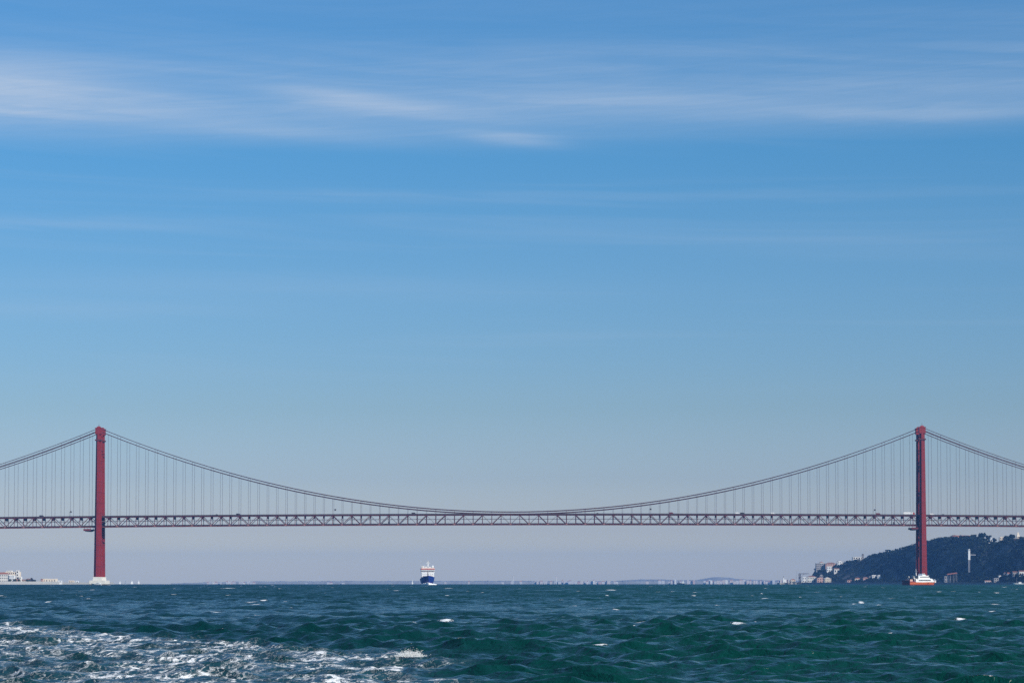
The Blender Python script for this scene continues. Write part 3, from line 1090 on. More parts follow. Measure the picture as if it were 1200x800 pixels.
def build_tree(base, h, r, label, umbrella=False, seed=1, group='trees on the hill skyline', m=None):
    rng = np.random.default_rng(seed)
    t = empty('pine_tree' if umbrella else 'broadleaf_tree', base)
    tag(t, label, 'tree', group)
    hh = h * (0.62 if umbrella else 0.35)
    tr = MB().tube([(0, 0, -0.6), (0.1, 0, hh * 0.5), (0, 0.1, hh), (0.15, 0.1, h * 0.8)], [h * 0.035, h * 0.028, h * 0.022, h * 0.008], 7)
    for i in range(5):
        a = i * 1.256 + seed
        tr.tube([(0, 0.1, hh * 0.9), (math.cos(a) * r * 0.4, math.sin(a) * r * 0.4, hh * 1.12), (math.cos(a) * r * 0.7, math.sin(a) * r * 0.7, h * 0.8)],
                [h * 0.014, h * 0.010, h * 0.005], 5)
    tr.build('trunk', BARK, t)
    n = 22
    C, Rr = [], []
    for i in range(n):
        a = rng.uniform(0, 6.28); d = r * math.sqrt(rng.uniform(0, 1)) * 0.8
        if umbrella:
            z = h * 0.82 - (d / r) ** 2 * h * 0.10 + rng.uniform(-.05, .05) * h
            k = r * rng.uniform(.22, .36); kz = k * 0.55
        else:
            z = h * rng.uniform(0.42, 0.86); d *= math.sin(math.pi * min(0.95, max(0.1, (z / h - 0.3) / 0.75))) ** 0.5
            k = r * rng.uniform(.25, .42); kz = k * 0.9
        C.append((math.cos(a) * d, math.sin(a) * d, z)); Rr.append((k, k, kz))
    v, k = leaf_cloud(np.array(C), np.array(Rr), 34, r * 0.13, rng)
    o = bpy.data.objects.new('crown', np_mesh('crown', v, k, m or LEAF_D))
    COL.objects.link(o); o.parent = t
    return t


# (photo x of the crown, y of its top, half width in photo px, kind)
def skyline_tree(px, ytop, half, label, umbrella=False, seed=1, q=385, drop=None):
    p = hill_pt(px, q)
    top = at(px, ytop, p.y)
    h = max(top.z - p.z, 4.0)
    return build_tree((p.x, p.y, p.z - 0.3), h + 0.3, half * p.y / F, label, umbrella, seed)


skyline_tree(1040, 643.6, 3.4, 'wide round-topped pine on the ridge left of the right tower', True, 3)
skyline_tree(1050.5, 642.6, 2.2, 'small dark tree on the ridge halfway up to the right tower', False, 4)
skyline_tree(1054.5, 644.2, 1.4, 'tiny bush-like tree on the ridge nearest left of right tower', False, 14)
skyline_tree(1094, 632.0, 2.6, 'dark tree on the ridge just right of the right tower', False, 5)
skyline_tree(1107, 628.3, 1.6, 'lone small tree on the ridge left of the pink barracks', False, 6)
skyline_tree(1117.5, 626.8, 3.2, 'dark tree standing over the left end of the pink barracks', False, 7)
skyline_tree(1141, 626.0, 4.0, 'grey-green tree over the right end of the pink barracks', False, 8)
skyline_tree(1150.5, 624.2, 5.2, 'tallest dark round tree on the ridge', False, 9)
skyline_tree(1158.5, 625.6, 3.6, 'dark tree leaning against the tallest round tree on the ridge', False, 10)
skyline_tree(1164.8, 629.4, 3.4, 'round dark tree right of the small white gable on the ridge', False, 11)
skyline_tree(1180, 628.0, 4.6, 'dark tree sloping up towards the twin crown near right edge', False, 12)
skyline_tree(1186, 625.6, 3.8, 'high dark tree just left of the church tower', False, 13)
skyline_tree(1198.5, 628.8, 4.0, 'dark tree on the ridge right of the church tower', False, 15)
skyline_tree(992, 656.5, 2.5, 'dark tree between white houses at the left end of ridge', False, 16, q=300)

# ------------------------------------------------------------------ buildings
WIN_ME = {}


def win_mesh():
    if 'w' not in WIN_ME:
        me = MB().box(-0.5, 0.5, -0.06, 0.06, 0, 1).mesh('window')
        me.materials.append(GLASS)
        WIN_ME['w'] = me
    return WIN_ME['w']


def building(px0, px1, ytop, Y, wall, label, roof='flat', roof_m=None, depth=12, rows=2, colsn=4, name='house', cat='house', group=None,
             base=None, ridge=0.0, rz=0.0, parapet=True, ww=0.45, wh=0.5, chimney=False, door=True):
    """front wall spans photo columns px0..px1, eaves at photo row ytop, stands at distance Y"""
    a, b = at(px0, ytop, Y), at(px1, ytop, Y)
    w = b.x - a.x
    if base is None:
        base = zc(a.x, Y) + 0.5
    h = a.z - base
    r = empty(name, ((a.x + b.x) / 2, Y, base), rz)
    tag(r, label, cat, group)
    hw = w / 2
    body = MB().box(-hw, hw, 0, depth, -4, h)
    if roof == 'gable':
        body.add([(-hw, 0, h), (-hw, depth, h), (-hw, depth / 2, h + ridge), (hw, 0, h), (hw, depth, h), (hw, depth / 2, h + ridge)], [(0, 2, 1), (3, 4, 5)])
    if roof == 'gable_front':
        body.add([(-hw, 0, h), (hw, 0, h), (0, 0, h + ridge), (-hw, depth, h), (hw, depth, h), (0, depth, h + ridge)], [(0, 1, 2), (3, 5, 4)])
    body.build('wall', wall, r)
    rm = roof_m or ROOFGR
    e = 0.35
    if roof == 'flat':
        rf = MB().box(-hw + .1, hw - .1, .1, depth - .1, h, h + 0.12).build('roof', rm, r)
        if parapet:
            MB().box(-hw - .08, hw + .08, -.08, .25, h + 0.005, h + 0.6).box(-hw - .08, -hw + .25, .25, depth, h + 0.005, h + 0.6).box(
                hw - .25, hw + .08, .25, depth, h + 0.005, h + 0.6).build('parapet', wall, rf)
    elif roof == 'gable':
        t = 0.25
        sl = ridge / (depth / 2)
        rf = MB().prism_yz([(-e, h - e * sl), (depth / 2, h + ridge), (depth + e, h - e * sl), (depth + e, h - e * sl + t), (depth / 2, h + ridge + t), (-e, h - e * sl + t)], -hw - e, hw + e).build('roof', rm, r)
    elif roof == 'gable_front':
        sl = ridge / hw
        t = 0.25
        rf = MB().prism([(-hw - e, h - e * sl), (0, h + ridge), (hw + e, h - e * sl), (hw + e, h - e * sl + t), (0, h + ridge + t), (-hw - e, h - e * sl + t)], -e, depth + e).build('roof', rm, r)
    else:  # hip
        k = min(hw * 0.8, depth / 2)
        rf = MB().loft([[(-hw - e, -e, h), (hw + e, -e, h), (hw + e, depth + e, h), (-hw - e, depth + e, h)],
                        [(-hw + k, depth / 2 - .1, h + ridge), (hw - k, depth / 2 - .1, h + ridge), (hw - k, depth / 2 + .1, h + ridge), (-hw + k, depth / 2 + .1, h + ridge)]]).build('roof', rm, r)
    if chimney:
        MB().box(hw * .4, hw * .4 + .9, depth * .4, depth * .4 + .9, h, h + ridge + 1.4).build('chimney', wall, rf)
    for j in range(rows):
        for i in range(colsn):
            cw, ch = w / colsn, h / rows
            if j == 0 and i == colsn // 2 and door and colsn > 2:
                MB().box(-hw + cw * (i + .5) - cw * ww * .45, -hw + cw * (i + .5) + cw * ww * .45, -.08, .05, 0.02, ch * .72).build('door', BARK, r)
                continue
            link('window', win_mesh(), r, Matrix.Translation((-hw + cw * (i + .5), -0.02, ch * (j + .5 - wh / 2))) @ Matrix.Diagonal((cw * ww, 1, ch * wh, 1)))
    return r


def prism_yz(s, poly, x0, x1):
    return s.loft([[(x0, y, z) for y, z in poly], [(x1, y, z) for y, z in poly]])


MB.prism_yz = prism_yz


def hill_building(px0, px1, ytop, q, wall, label, **kw):
    p = hill_pt((px0 + px1) / 2, q)
    return building(px0, px1, ytop, p.y, wall, label, base=p.z - 0.3, **kw)


G1 = 'buildings on the right bank hill'
# ridge, from its seaward end to the right edge of the frame
hill_building(956.5, 967, 659.8, 240, GREYW, 'grey flat-roofed block at the very tip of the ridge', rows=4, colsn=5, group=G1, depth=16, name='apartment_block', cat='building', roof_m=ROOFGR)
hill_building(961, 965, 658.6, 265, OFFWH, 'small white house peeping over the grey block at ridge tip', rows=1, colsn=2, group=G1, roof='hip', ridge=2, roof_m=TILE)
hill_building(967.5, 980, 660.2, 290, PINK, 'long low house with brown tiled roof behind grey block', rows=2, colsn=6, group=G1, roof='hip', ridge=3.0, roof_m=TILE_OLD, depth=14)
hill_building(969, 975, 663.6, 215, WHITE, 'white house below the long brown-roofed one', rows=2, colsn=3, group=G1, roof='flat', depth=10)
hill_building(981.5, 988, 657.6, 310, WHITE, 'bright white house with tiled hip roof on ridge shoulder', rows=2, colsn=3, group=G1, roof='gable_front', ridge=2.6, roof_m=TILE)
hill_building(990.5, 994, 659.6, 310, WHITE, 'narrow white house right of the bright white hip-roofed one', rows=2, colsn=2, group=G1, roof='flat')
hill_building(977.5, 983.5, 666.4, 180, OFFWH, 'small pale house on the slope under the ridge houses', rows=1, colsn=2, group=G1, roof='gable', ridge=1.6, roof_m=TILE_OLD, depth=8)
hill_building(999.5, 1011.5, 652.6, 340, OFFWH, 'pale open-arched villa with dark flat roof and turret', rows=2, colsn=4, group=G1, roof='flat', roof_m=STEEL_DK, depth=16, name='villa', cat='villa', ww=0.55, wh=0.62)
hill_building(1010, 1012.5, 649.6, 352, GREYW, 'slim grey turret rising behind the open-arched villa', rows=3, colsn=1, group=G1, roof='hip', ridge=2, roof_m=STEEL_DK, depth=4, name='turret', cat='tower', door=False)
hill_building(1020, 1026.5, 655.2, 330, WHITE, 'white sunlit wall-like house just right of the villa', rows=1, colsn=3, group=G1, roof='gable', ridge=1.4, roof_m=OFFWH, depth=8)
hill_building(1016, 1020.5, 655.8, 330, PINK, 'pinkish house between villa and white house', rows=1, colsn=2, group=G1, roof='flat', depth=8)
hill_building(1069, 1074.5, 637.2, 385, GREYW, 'grey blocky house on ridge against the right tower', rows=2, colsn=2, group=G1, roof='flat', depth=12)
hill_building(1115, 1140, 628.4, 395, PINK, 'long low pink barracks on top of the ridge', rows=1, colsn=12, group=G1, roof='hip', ridge=2.6, roof_m=TILE, depth=14, name='barracks', cat='building')
hill_building(1149.5, 1153, 632.2, 352, WHITE, 'tiny white hut in front of the tallest tree', rows=1, colsn=1, group=G1, roof='flat', depth=6)
hill_building(1155.5, 1160.5, 636.8, 335, WHITE, 'white house under the small white gable on the ridge', rows=1, colsn=2, group=G1, roof='gable', ridge=2.0, roof_m=OFFWH, depth=9)
hill_building(1150.5, 1155.5, 637.2, 330, PINK, 'reddish house left of the white house below tallest tree', rows=1, colsn=2, group=G1, roof='gable', ridge=1.6, roof_m=TILE_OLD, depth=9)
hill_building(1160.6, 1163.2, 631.0, 370, WHITE, 'narrow white gable between two dark ridge trees', rows=2, colsn=1, group=G1, roof='gable_front', ridge=3.2, roof_m=OFFWH, depth=8)
hill_building(1171.5, 1176.5, 629.2, 395, CREAM, 'cream house with pale roof behind the sloping dark tree', rows=2, colsn=2, group=G1, roof='gable_front', ridge=2.0, roof_m=OFFWH, depth=9)
hill_building(1181.5, 1191, 634.8, 330, WHITE, 'long bright white house below the church tower', rows=1, colsn=4, group=G1, roof='gable', ridge=1.6, roof_m=OFFWH, depth=8)
ch = hill_building(1191.5, 1195.2, 628.6, 372, CREAM, 'cream church tower with a pointed cap on the ridge', rows=3, colsn=1, group=G1, roof='hip', ridge=9.0, roof_m=CREAM, depth=6, name='church_tower', cat='tower', door=False)
hill_building(1189, 1196, 633.2, 350, OFFWH, 'pale church nave at the foot of the church tower', rows=1, colsn=3, group=G1, roof='gable', ridge=2.2, roof_m=TILE, depth=10, name='church_nave', cat='church')

# white lift tower with its footbridge
def build_lift():
    px = 1135.3
    q = 95
    p = hill_pt(px, q)
    a = at(px, 643.2, p.y)
    r = empty('lift_tower', (p.x, p.y, p.z - 1))
    tag(r, 'slender white lift tower with a footbridge against the dark hillside', 'lift tower')
    H = a.z - p.z + 1
    MB().box(-1.0, 1.0, -1.2, 1.2, 0, H * 0.58).build('shaft', ROOFGR, r)
    for s in (-1, 1):
        MB().box(s * 1.25 - 0.22, s * 1.25 + 0.22, -1.6, 1.6, 0, H * 0.6).build('guide_rail', STEEL_GR, r)
    MB().box(-1.9, 1.9, -2.2, 2.2, H * 0.58, H).build('head_house', WHITE, r, bevel=0.15)
    MB().box(-1.6, 1.6, -2.23, -2.18, H * 0.94, H * 0.97).build('louvre', ROOFGR, r)
    fb = MB().box(2.1, 13.0, 0.0, 2.4, H * 0.775, H * 0.785).build('footbridge', WHITE, r)
    for s in (0.0, 2.4):
        MB().box(2.1, 13.0, s - 0.05, s + 0.05, H * 0.785, H * 0.785 + 0.5).build('railing', STEEL_GR, fb)


build_lift()

# waterfront at the foot of the hill
G2 = 'buildings on the right bank waterfront'


def shore_building(px0, px1, ytop, wall, label, off=14, **kw):
    Y = interp(SHORE, (px0 + px1) / 2) + off
    return building(px0, px1, ytop, Y, wall, label, base=2.0, group=G2, **kw)


shore_building(966.5, 974, 677.6, CREAM, 'sunlit cream warehouse with gabled front at the hill foot', roof='gable_front', ridge=3.2, roof_m=OFFWH, rows=2, colsn=3, depth=24, name='warehouse', cat='warehouse')
shore_building(957.5, 966, 677.4, PINK, 'pinkish warehouse beside the sunlit cream one', roof='gable_front', ridge=3, roof_m=TILE_OLD, rows=2, colsn=3, depth=24, name='warehouse', cat='warehouse')
shore_building(946, 957, 675.6, OFFWH, 'pale waterfront house with brown roof right of the dark portal crane', roof='hip', ridge=2.8, roof_m=TILE_OLD, rows=2, colsn=5, depth=14, off=30)
shore_building(940.5, 947, 676.0, WHITE, 'white waterfront house seen through the dark portal crane', roof='flat', rows=2, colsn=3, depth=12, off=34)
shore_building(961, 964.5, 673.6, GREYW, 'grey narrow house above the pinkish warehouse', roof='gable_front', ridge=2, roof_m=ROOFGR, rows=3, colsn=2, depth=10, off=70)
hill_building(1002, 1009.5, 677.6, 60, CREAM, 'cream quayside house with tiled roof left of the terrace', group=G2, roof='hip', ridge=2, roof_m=TILE, rows=1, colsn=3, depth=12)
hill_building(1011.5, 1018, 676.6, 60, PINK, 'pale pink terrace house on the quay', group=G2, roof='hip', ridge=2, roof_m=TILE_OLD, rows=2, colsn=3, depth=12)
hill_building(1018.5, 1022, 675.2, 85, GREYW, 'grey house beside the pale pink terrace house', group=G2, roof='flat', rows=2, colsn=2, depth=12)
hill_building(1022.3, 1027, 674.4, 85, WHITE, 'white waterfront house with sloping roof in the terrace middle', group=G2, roof='gable', ridge=1.6, roof_m=OFFWH, rows=2, colsn=2, depth=12)
hill_building(1028.5, 1033.5, 674.2, 85, WHITE, 'white house at the right end of the quay terrace', group=G2, roof='gable_front', ridge=1.8, roof_m=OFFWH, rows=2, colsn=2, depth=12)
shore_building(993, 998, 679.8, PINK, 'low pink shed left of the cream quayside house', roof='gable', ridge=1.2, roof_m=TILE_OLD, rows=1, colsn=2, depth=8, door=False)
shore_building(1107, 1114, 675.0, GREYW, 'grey boathouse with ramp beside the red-roofed canopy', roof='flat', rows=2, colsn=3, depth=12, off=20)
shore_building(1154.5, 1161.5, 680.8, OFFWH, 'low white shed on the quay right of the lift', roof='gable', ridge=1.2, roof_m=PINK, rows=1, colsn=3, depth=10, off=4, door=False)
shore_building(1165, 1170.5, 677.2, GREYW, 'grey stepped house on the quay near the moored boat', roof='flat', rows=2, colsn=2, depth=12, off=25)
shore_building(1170.6, 1173.2, 674.2, OFFWH, 'narrow pale house above the grey stepped one', roof='flat', rows=2, colsn=1, depth=8, off=60)
shore_building(1181, 1185.5, 671.8, WHITE, 'white house low on the slope near the right edge', roof='gable', ridge=2, roof_m=TILE, rows=2, colsn=2, depth=9, off=90)
shore_building(1176.5, 1180.5, 671.0, GREYW, 'grey house left of the white one low on slope', roof='hip', ridge=1.6, roof_m=TILE_OLD, rows=2, colsn=2, depth=9, off=92)
shore_building(1187, 1194, 670.2, GREYW, 'grey houses row low on the slope at right', roof='gable', ridge=1.6, roof_m=TILE_OLD, rows=2, colsn=4, depth=9, off=95)
shore_building(1194.5, 1204, 669.4, OFFWH, 'pale house cut by the right edge low on slope', roof='gable', ridge=1.8, roof_m=TILE_OLD, rows=2, colsn=4, depth=9, off=95)


def build_canopy():
    Y = interp(SHORE, 1114) + 6
    a, b = at(1110, 673.2, Y), at(1121.5, 671.4, Y)
    r = empty('boatyard_canopy', ((a.x + b.x) / 2, Y, 2.0))
    tag(r, 'tilted red-roofed canopy on posts at the quay below the lift', 'canopy')
    w = (b.x - a.x) / 2
    h0, h1 = a.z - 2, b.z - 2
    MB().add([(-w, -3, h0), (w, -3, h1), (w, 8, h1 + 1), (-w, 8, h0 + 1), (-w, -3, h0 + .9), (w, -3, h1 + .9), (w, 8, h1 + 1.9), (-w, 8, h0 + 1.9)],
             [(0, 3, 2, 1), (4, 5, 6, 7), (0, 1, 5, 4), (1, 2, 6, 5), (2, 3, 7, 6), (3, 0, 4, 7)]).build('roof', TILE, r)
    for x in (-w + .8, -w / 3, w / 3, w - .8):
        for y in (-2.4, 7):
            hh = h0 + (h1 - h0) * (x + w) / (2 * w)
            MB().box(x - .2, x + .2, y - .2, y + .2, 0, hh + 0.2).build('post', STEEL_GR, r)


build_canopy()


def build_portal():
    Y = 5400
    a, b = at(936.6, 671.6, Y), at(948.5, 671.6, Y)
    r = empty('portal_crane', (a.x, Y, 1.5))
    tag(r, 'dark portal crane with a long beam on the quay at the hill tip', 'crane')
    L, H = b.x - a.x, a.z - 1.5
    for x in (0.0, 2.6):
        for y in (0, 7):
            MB().beam((x, y, 0), (x, y, H), 0.8, 0.8).build('leg', STEEL_DK, r)
    MB().box(-0.6, 3.2, -0.5, 7.5, H * .45, H * .62).build('machine_house', STEEL_DK, r)
    MB().box(-1.0, L, 2.6, 4.4, H - 1.0, H + 0.3).build('beam', STEEL_DK, r)
    MB().beam((3.0, 3.5, H * .55), (L * 0.5, 3.5, H - .8), 0.5, 0.5).build('strut', STEEL_DK, r)


build_portal()

# ferry pontoon at the left end of the quay, with piles, hut, beacon
def build_point():
    Y = 5420
    a, b = at(913, 682.6, Y), at(958, 682.6, Y)
    o = MB().box(a.x, b.x, Y - 10, Y + 40, -6, 1.5).build('point_quay', mat('quay_block', (0.32, 0.29, 0.25), 0.85, 0.3, 0.1))
    tag(o, kind='structure')
    tag(MB().box(at(938, 0, Y - 22).x, at(956, 0, Y - 22).x, Y - 30, Y - 14, -3, 1.2).build('pontoon', PINK),
        'long low pinkish pontoon lying below the portal crane', 'pontoon')
    bw = at(916, 0, Y).x
    r = empty('harbour_beacon', (bw, Y - 4, 1.5))
    tag(r, 'white square harbour beacon at the tip of the quay', 'beacon')
    MB().box(-4.2, 3.4, -2.5, 5, 0, 7.2).build('base_house', WHITE, r)
    MB().tube([(-2.5, 0, 7.2), (-2.5, 0, 12.0)], [1.1, 0.8], 10).build('tower', WHITE, r)
    MB().tube([(-2.5, 0, 12.0), (-2.5, 0, 13.4), (-2.5, 0, 14)], [0.9, 0.9, 0.1], 10).build('lantern', STEEL_DK, r)
    building(926.3, 932.5, 679.3, Y + 5, CREAM, 'small cream house with red hip roof at the quay tip', roof='hip', ridge=2.6, roof_m=TILE, rows=1, colsn=3, depth=9, base=1.5, group=G2)
    m = empty('flag_mast', (at(930.2, 0, Y + 2).x, Y + 2, 1.5))
    tag(m, 'tall thin mast beside the cream house at the quay tip', 'mast')
    hz = at(930, 667.5, Y).z - 1.5
    MB().tube([(0, 0, 0), (0, 0, hz)], [0.32, 0.2], 8).build('pole', STEEL_GR, m)
    MB().beam((-1.6, 0, hz * .72), (1.6, 0, hz * .72), 0.2, 0.2).build('yard', STEEL_GR, m)
    for i, px in enumerate((911.5, 919.5, 921, 922.6, 924.3, 934.5, 936)):
        t = tag(MB().tube([(at(px, 0, Y - 14).x, Y - 14, -4), (at(px, 0, Y - 14).x, Y - 14, 7 + (i % 3))], 0.75, 8).build('mooring_pile', STEEL_DK if i % 2 else CONC),
                'mooring pile standing in the water at the quay tip', 'pile', 'mooring piles at the quay tip')


build_point()

# ------------------------------------------------------------------ left bank
G3 = 'buildings on the left bank'


def build_left_bank():
    Y = 4300
    a, b = at(-420, 0, Y), at(74, 0, Y)
    o = MB().box(a.x, b.x, Y, Y + 600, -6, 2.3).build('left_quay', mat('quay_paving', (0.42, 0.40, 0.36), 0.85, 0.2, 0.1))
    tag(o, kind='structure')
    tag(MB().box(a.x, b.x + 2, Y - 5, Y, -6, 4.0).build('sea_wall', mat('white_sea_wall', (0.60, 0.57, 0.52), 0.8, 0.25, 0.1, streak=0.3)), kind='structure')
    B = 2.3
    building(-14, 10.5, 672.4, Y + 14, OFFWH, 'cream waterfront house with brown roof at the far left edge', roof='hip', ridge=3.5, roof_m=TILE, rows=3, colsn=11, depth=20, base=B, group=G3, name='waterfront_house', cat='house')
    building(5.5, 21.5, 670.0, Y + 44, CREAM, 'tall cream block with stepped top behind the waterfront houses', roof='flat', rows=4, colsn=7, depth=24, base=B, group=G3, name='apartment_block', cat='building', roof_m=OFFWH)
    building(7.5, 13.5, 668.6, Y + 50, OFFWH, 'small penthouse storey on top of the tall cream block', roof='flat', rows=1, colsn=3, depth=12, base=at(8, 670, Y + 50).z, group=G3, name='penthouse', cat='building', roof_m=OFFWH, door=False)
    building(19.0, 21.8, 668.2, Y + 43, OFFWH, 'slim white stair tower at the corner of the tall cream block', roof='flat', rows=4, colsn=1, depth=8, base=B, group=G3, name='stair_tower', cat='tower', roof_m=OFFWH, door=False)
    building(10.6, 16.4, 674.0, Y + 12, WHITE, 'white three-storey house right of the brown-roofed waterfront house', roof='flat', rows=3, colsn=4, depth=14, base=B, group=G3)
    building(21.9, 24.5, 675.6, Y + 40, OFFWH, 'narrow pale annex right of the tall cream block', roof='flat', rows=2, colsn=2, depth=12, base=B, group=G3)
    for i, (p0, p1, yt, w, lb) in enumerate(((16.5, 22, 679.2, PINK, 'low brownish kiosk below the tall cream block'), (25.5, 30, 679.6, CREAM, 'low cream pavilion on the quay left of the dark trees'),
                                         (31, 36, 678.6, OFFWH, 'pale low pavilion left of the black sail-like sculpture'), (47.5, 50, 679.0, PINK, 'tiny pink kiosk left of the long white hall'))):
        building(p0, p1, yt, Y + 16, w, lb, roof='gable', ridge=1.5, roof_m=TILE_OLD, rows=1, colsn=3, depth=9, base=B, group=G3, door=False)
    building(50.2, 65.5, 678.0, Y + 20, CREAM, 'long white hall with a flat roof on the left quay', roof='flat', rows=1, colsn=5, depth=18, base=B, group=G3, name='exhibition_hall', cat='hall', ww=0.25, roof_m=OFFWH)
    building(66.5, 72, 680.2, Y + 10, WHITE, 'small white hut at the right end of the left quay', roof='flat', rows=1, colsn=2, depth=9, base=B, group=G3, roof_m=WHITE, door=False)
    # black leaning sculpture
    c = at(43.3, 0, Y + 12).x
    r = empty('quay_sculpture', (c, Y + 12, B))
    tag(r, 'black sail-shaped sculpture leaning on the left quay', 'sculpture')
    MB().prism([(-1.9, 0), (4.0, 0), (4.2, 3.2), (-0.6, 8.4), (-2.2, 8.2)], -1.0, 1.0).build('sail_blade', BLACKP, r, bevel=0.1)
    MB().box(-2.8, 5.0, -1.8, 1.8, -0.3, 0.25).build('plinth', CONC, r)
    for i, (px, h, rr, lb) in enumerate(((18, 6, 3.0, 'small dark tree on the left quay below the cream block'), (23.5, 6.5, 3.2, 'dark tree beside the narrow pale annex'),
                                     (28, 5.5, 3, 'dark tree behind the low cream pavilion'), (38.5, 5.2, 3.6, 'dark spreading tree left of the black sculpture'),
                                     (46.5, 5.0, 2.6, 'dark tree right of the black sculpture'))):
        build_tree((at(px, 0, Y + 10).x, Y + 10, B), h, rr, lb, False, 40 + i, 'trees on the left quay', LEAF_M)
    # low islet with a hut between quay and tower
    a, b = at(79, 0, Y + 200), at(93, 0, Y + 200)
    tag(MB().box(a.x, b.x, Y + 195, Y + 230, -6, 1.6).build('breakwater', CONC), kind='structure')
    building(80.5, 86.5, 680.0, Y + 205, CREAM, 'faded cream hut on the breakwater left of the left tower', roof='flat', rows=1, colsn=3, depth=8, base=1.6, group=G3, door=False)
    building(89, 92, 680.4, Y + 203, WHITE, 'white cube hut at the right end of the breakwater', roof='flat', rows=1, colsn=1, depth=6, base=1.6, group=G3, door=False, roof_m=WHITE)


build_left_bank()

# ------------------------------------------------------------------ far shore
def build_far_shore():
    rng = np.random.default_rng(8)
    prof = [(150, 684), (215, 683.3), (235, 681.8), (300, 680.8), (400, 680.4), (500, 680.6), (600, 680.2), (640, 680.8), (700, 681), (740, 679.8), (790, 679.6),
            (830, 679.8), (900, 680.2), (960, 680.4), (1100, 680), (1250, 680)]

    def strip(name, Y, tab, m, rough, x0, x1, step):
        xs = np.arange(x0, x1, step)
        V, Fc = [], []
        ph = rng.uniform(0, 6, 6)
        for i, px in enumerate(xs):
            y = np.interp(px, [p[0] for p in tab], [p[1] for p in tab])
            y -= rough * (0.5 * math.sin(px * .9 + ph[0]) + 0.4 * math.sin(px * 2.1 + ph[1]) + .5 * rng.uniform(-1, 1) + .6 * math.sin(px * .23 + ph[2]))
            t = at(px, y, Y)
            X = t.x
            V += [(X, Y, -14), (X, Y + 6, max(t.z * .55, -13)), (X, Y + 90, t.z), (X, Y + 400, t.z * .9 - 2), (X, Y + 700, -14)]
        for i in range(len(xs) - 1):
            for j in range(4):
                Fc.append((i * 5 + j, (i + 1) * 5 + j, (i + 1) * 5 + j + 1, i * 5 + j + 1))
        tag(MB().add(V, Fc).build(name, m), kind='structure')
    land = mat('far_scrub', (0.25, 0.25, 0.24), 0.9, 0.5, 0.01)
    strip('far_shore', 12300, prof, land, 0.35, 200, 1260, 1.5)
    strip('far_hills', 13300, [(300, 684), (420, 680.5), (560, 680.2), (720, 680.5), (740, 678.9), (770, 678.3), (800, 679.4), (818, 679), (832, 676.8), (842, 675.4), (852, 675.8), (866, 677.8), (900, 679.5), (1000, 680.5), (1250, 680)],
          land, 0.25, 310, 1250, 4)
    cols = [mat('far_pale_wall', (0.56, 0.53, 0.51), 0.8, 0.15), mat('far_cream_wall', (0.58, 0.50, 0.44), 0.8, 0.15), mat('far_pink_wall', (0.52, 0.38, 0.34), 0.8, 0.15), OFFWH]
    blocks = []
    for x0, x1, dens, hmin, hmax in ((246, 262, .8, 3, 5), (268, 302, .55, 3, 6), (310, 420, .16, 2, 5), (520, 600, .15, 3, 6), (600, 622, .5, 4, 7), (626, 640, 1.0, 5, 7.5),
                                     (644, 682, .9, 4, 7.5), (684, 722, .8, 4, 8), (755, 796, .7, 5, 9), (803, 812, .9, 5, 8), (822, 870, .9, 5, 8.5), (872, 925, .65, 5, 9)):
        x = x0
        while x < x1:
            w = rng.uniform(1.2, 4.0)
            if rng.random() < dens:
                blocks.append((x, min(x + w, x1 + 1), rng.uniform(hmin, hmax), cols[int(rng.choice(4, p=[.5, .33, .07, .1]))]))
            x += w + rng.uniform(0, .5)
    for i, (x0, x1, h, m) in enumerate(blocks):
        Y = 12290 - rng.uniform(0, 60)
        a, b = at(x0, 0, Y), at(x1, 0, Y)
        base = zc(a.x, Y) + 2.0
        w = (b.x - a.x) / 2
        r = empty('far_building', ((a.x + b.x) / 2, Y, base))
        zone = ('left of the blue ship' if x0 < 480 else 'between the blue ship and the far chimney' if x0 < 600 else 'right of the far chimney' if x0 < 645 else
                'around the far mast' if x0 < 700 else 'left of the workboat' if x0 < 797 else 'right of the workboat' if x0 < 868 else 'nearest the harbour beacon')
        tone = {'far_pale_wall': 'pale', 'far_cream_wall': 'cream', 'far_pink_wall': 'pinkish'}.get(m.name, 'whitish')
        tag(r, 'tiny hazy %s far-shore building%s, %s' % (tone, ' with tiled roof' if i % 3 == 0 else '', zone), 'building', 'hazy buildings along the far shore, ' + zone)
        H = h * 2.5
        MB().box(-w, w, 0, 14, -3, H).build('wall', m, r)
        if i % 3 == 0:
            MB().loft([[(-w - .4, -.4, H), (w + .4, -.4, H), (w + .4, 14.4, H), (-w - .4, 14.4, H)], [(-w * .6, 7, H + 3), (w * .6, 7, H + 3), (w * .6, 7.2, H + 3), (-w * .6, 7.2, H + 3)]]).build('roof', TILE, r)
        else:
            MB().box(-w - .2, w + .2, -.2, 14.2, H, H + .8).build('roof', m, r)
    for px, yt, lb in ((601, 674.5, 'faint tall chimney on the far shore right of the blue ship'), (652, 675.8, 'faint tall mast among the pink far-shore buildings')):
        Y = 12200
        a = at(px, yt, Y)
        r = empty('far_chimney', (a.x, Y, -9))
        tag(r, lb, 'chimney')
        MB().tube([(0, 0, 0), (0, 0, a.z + 9)], [2.2, 1.3], 8).build('stack', OFFWH, r)
        MB().tube([(0, 0, a.z + 9), (0, 0, a.z + 10.2)], [1.7, 1.7], 8).build('rim', BAND, r)


build_far_shore()

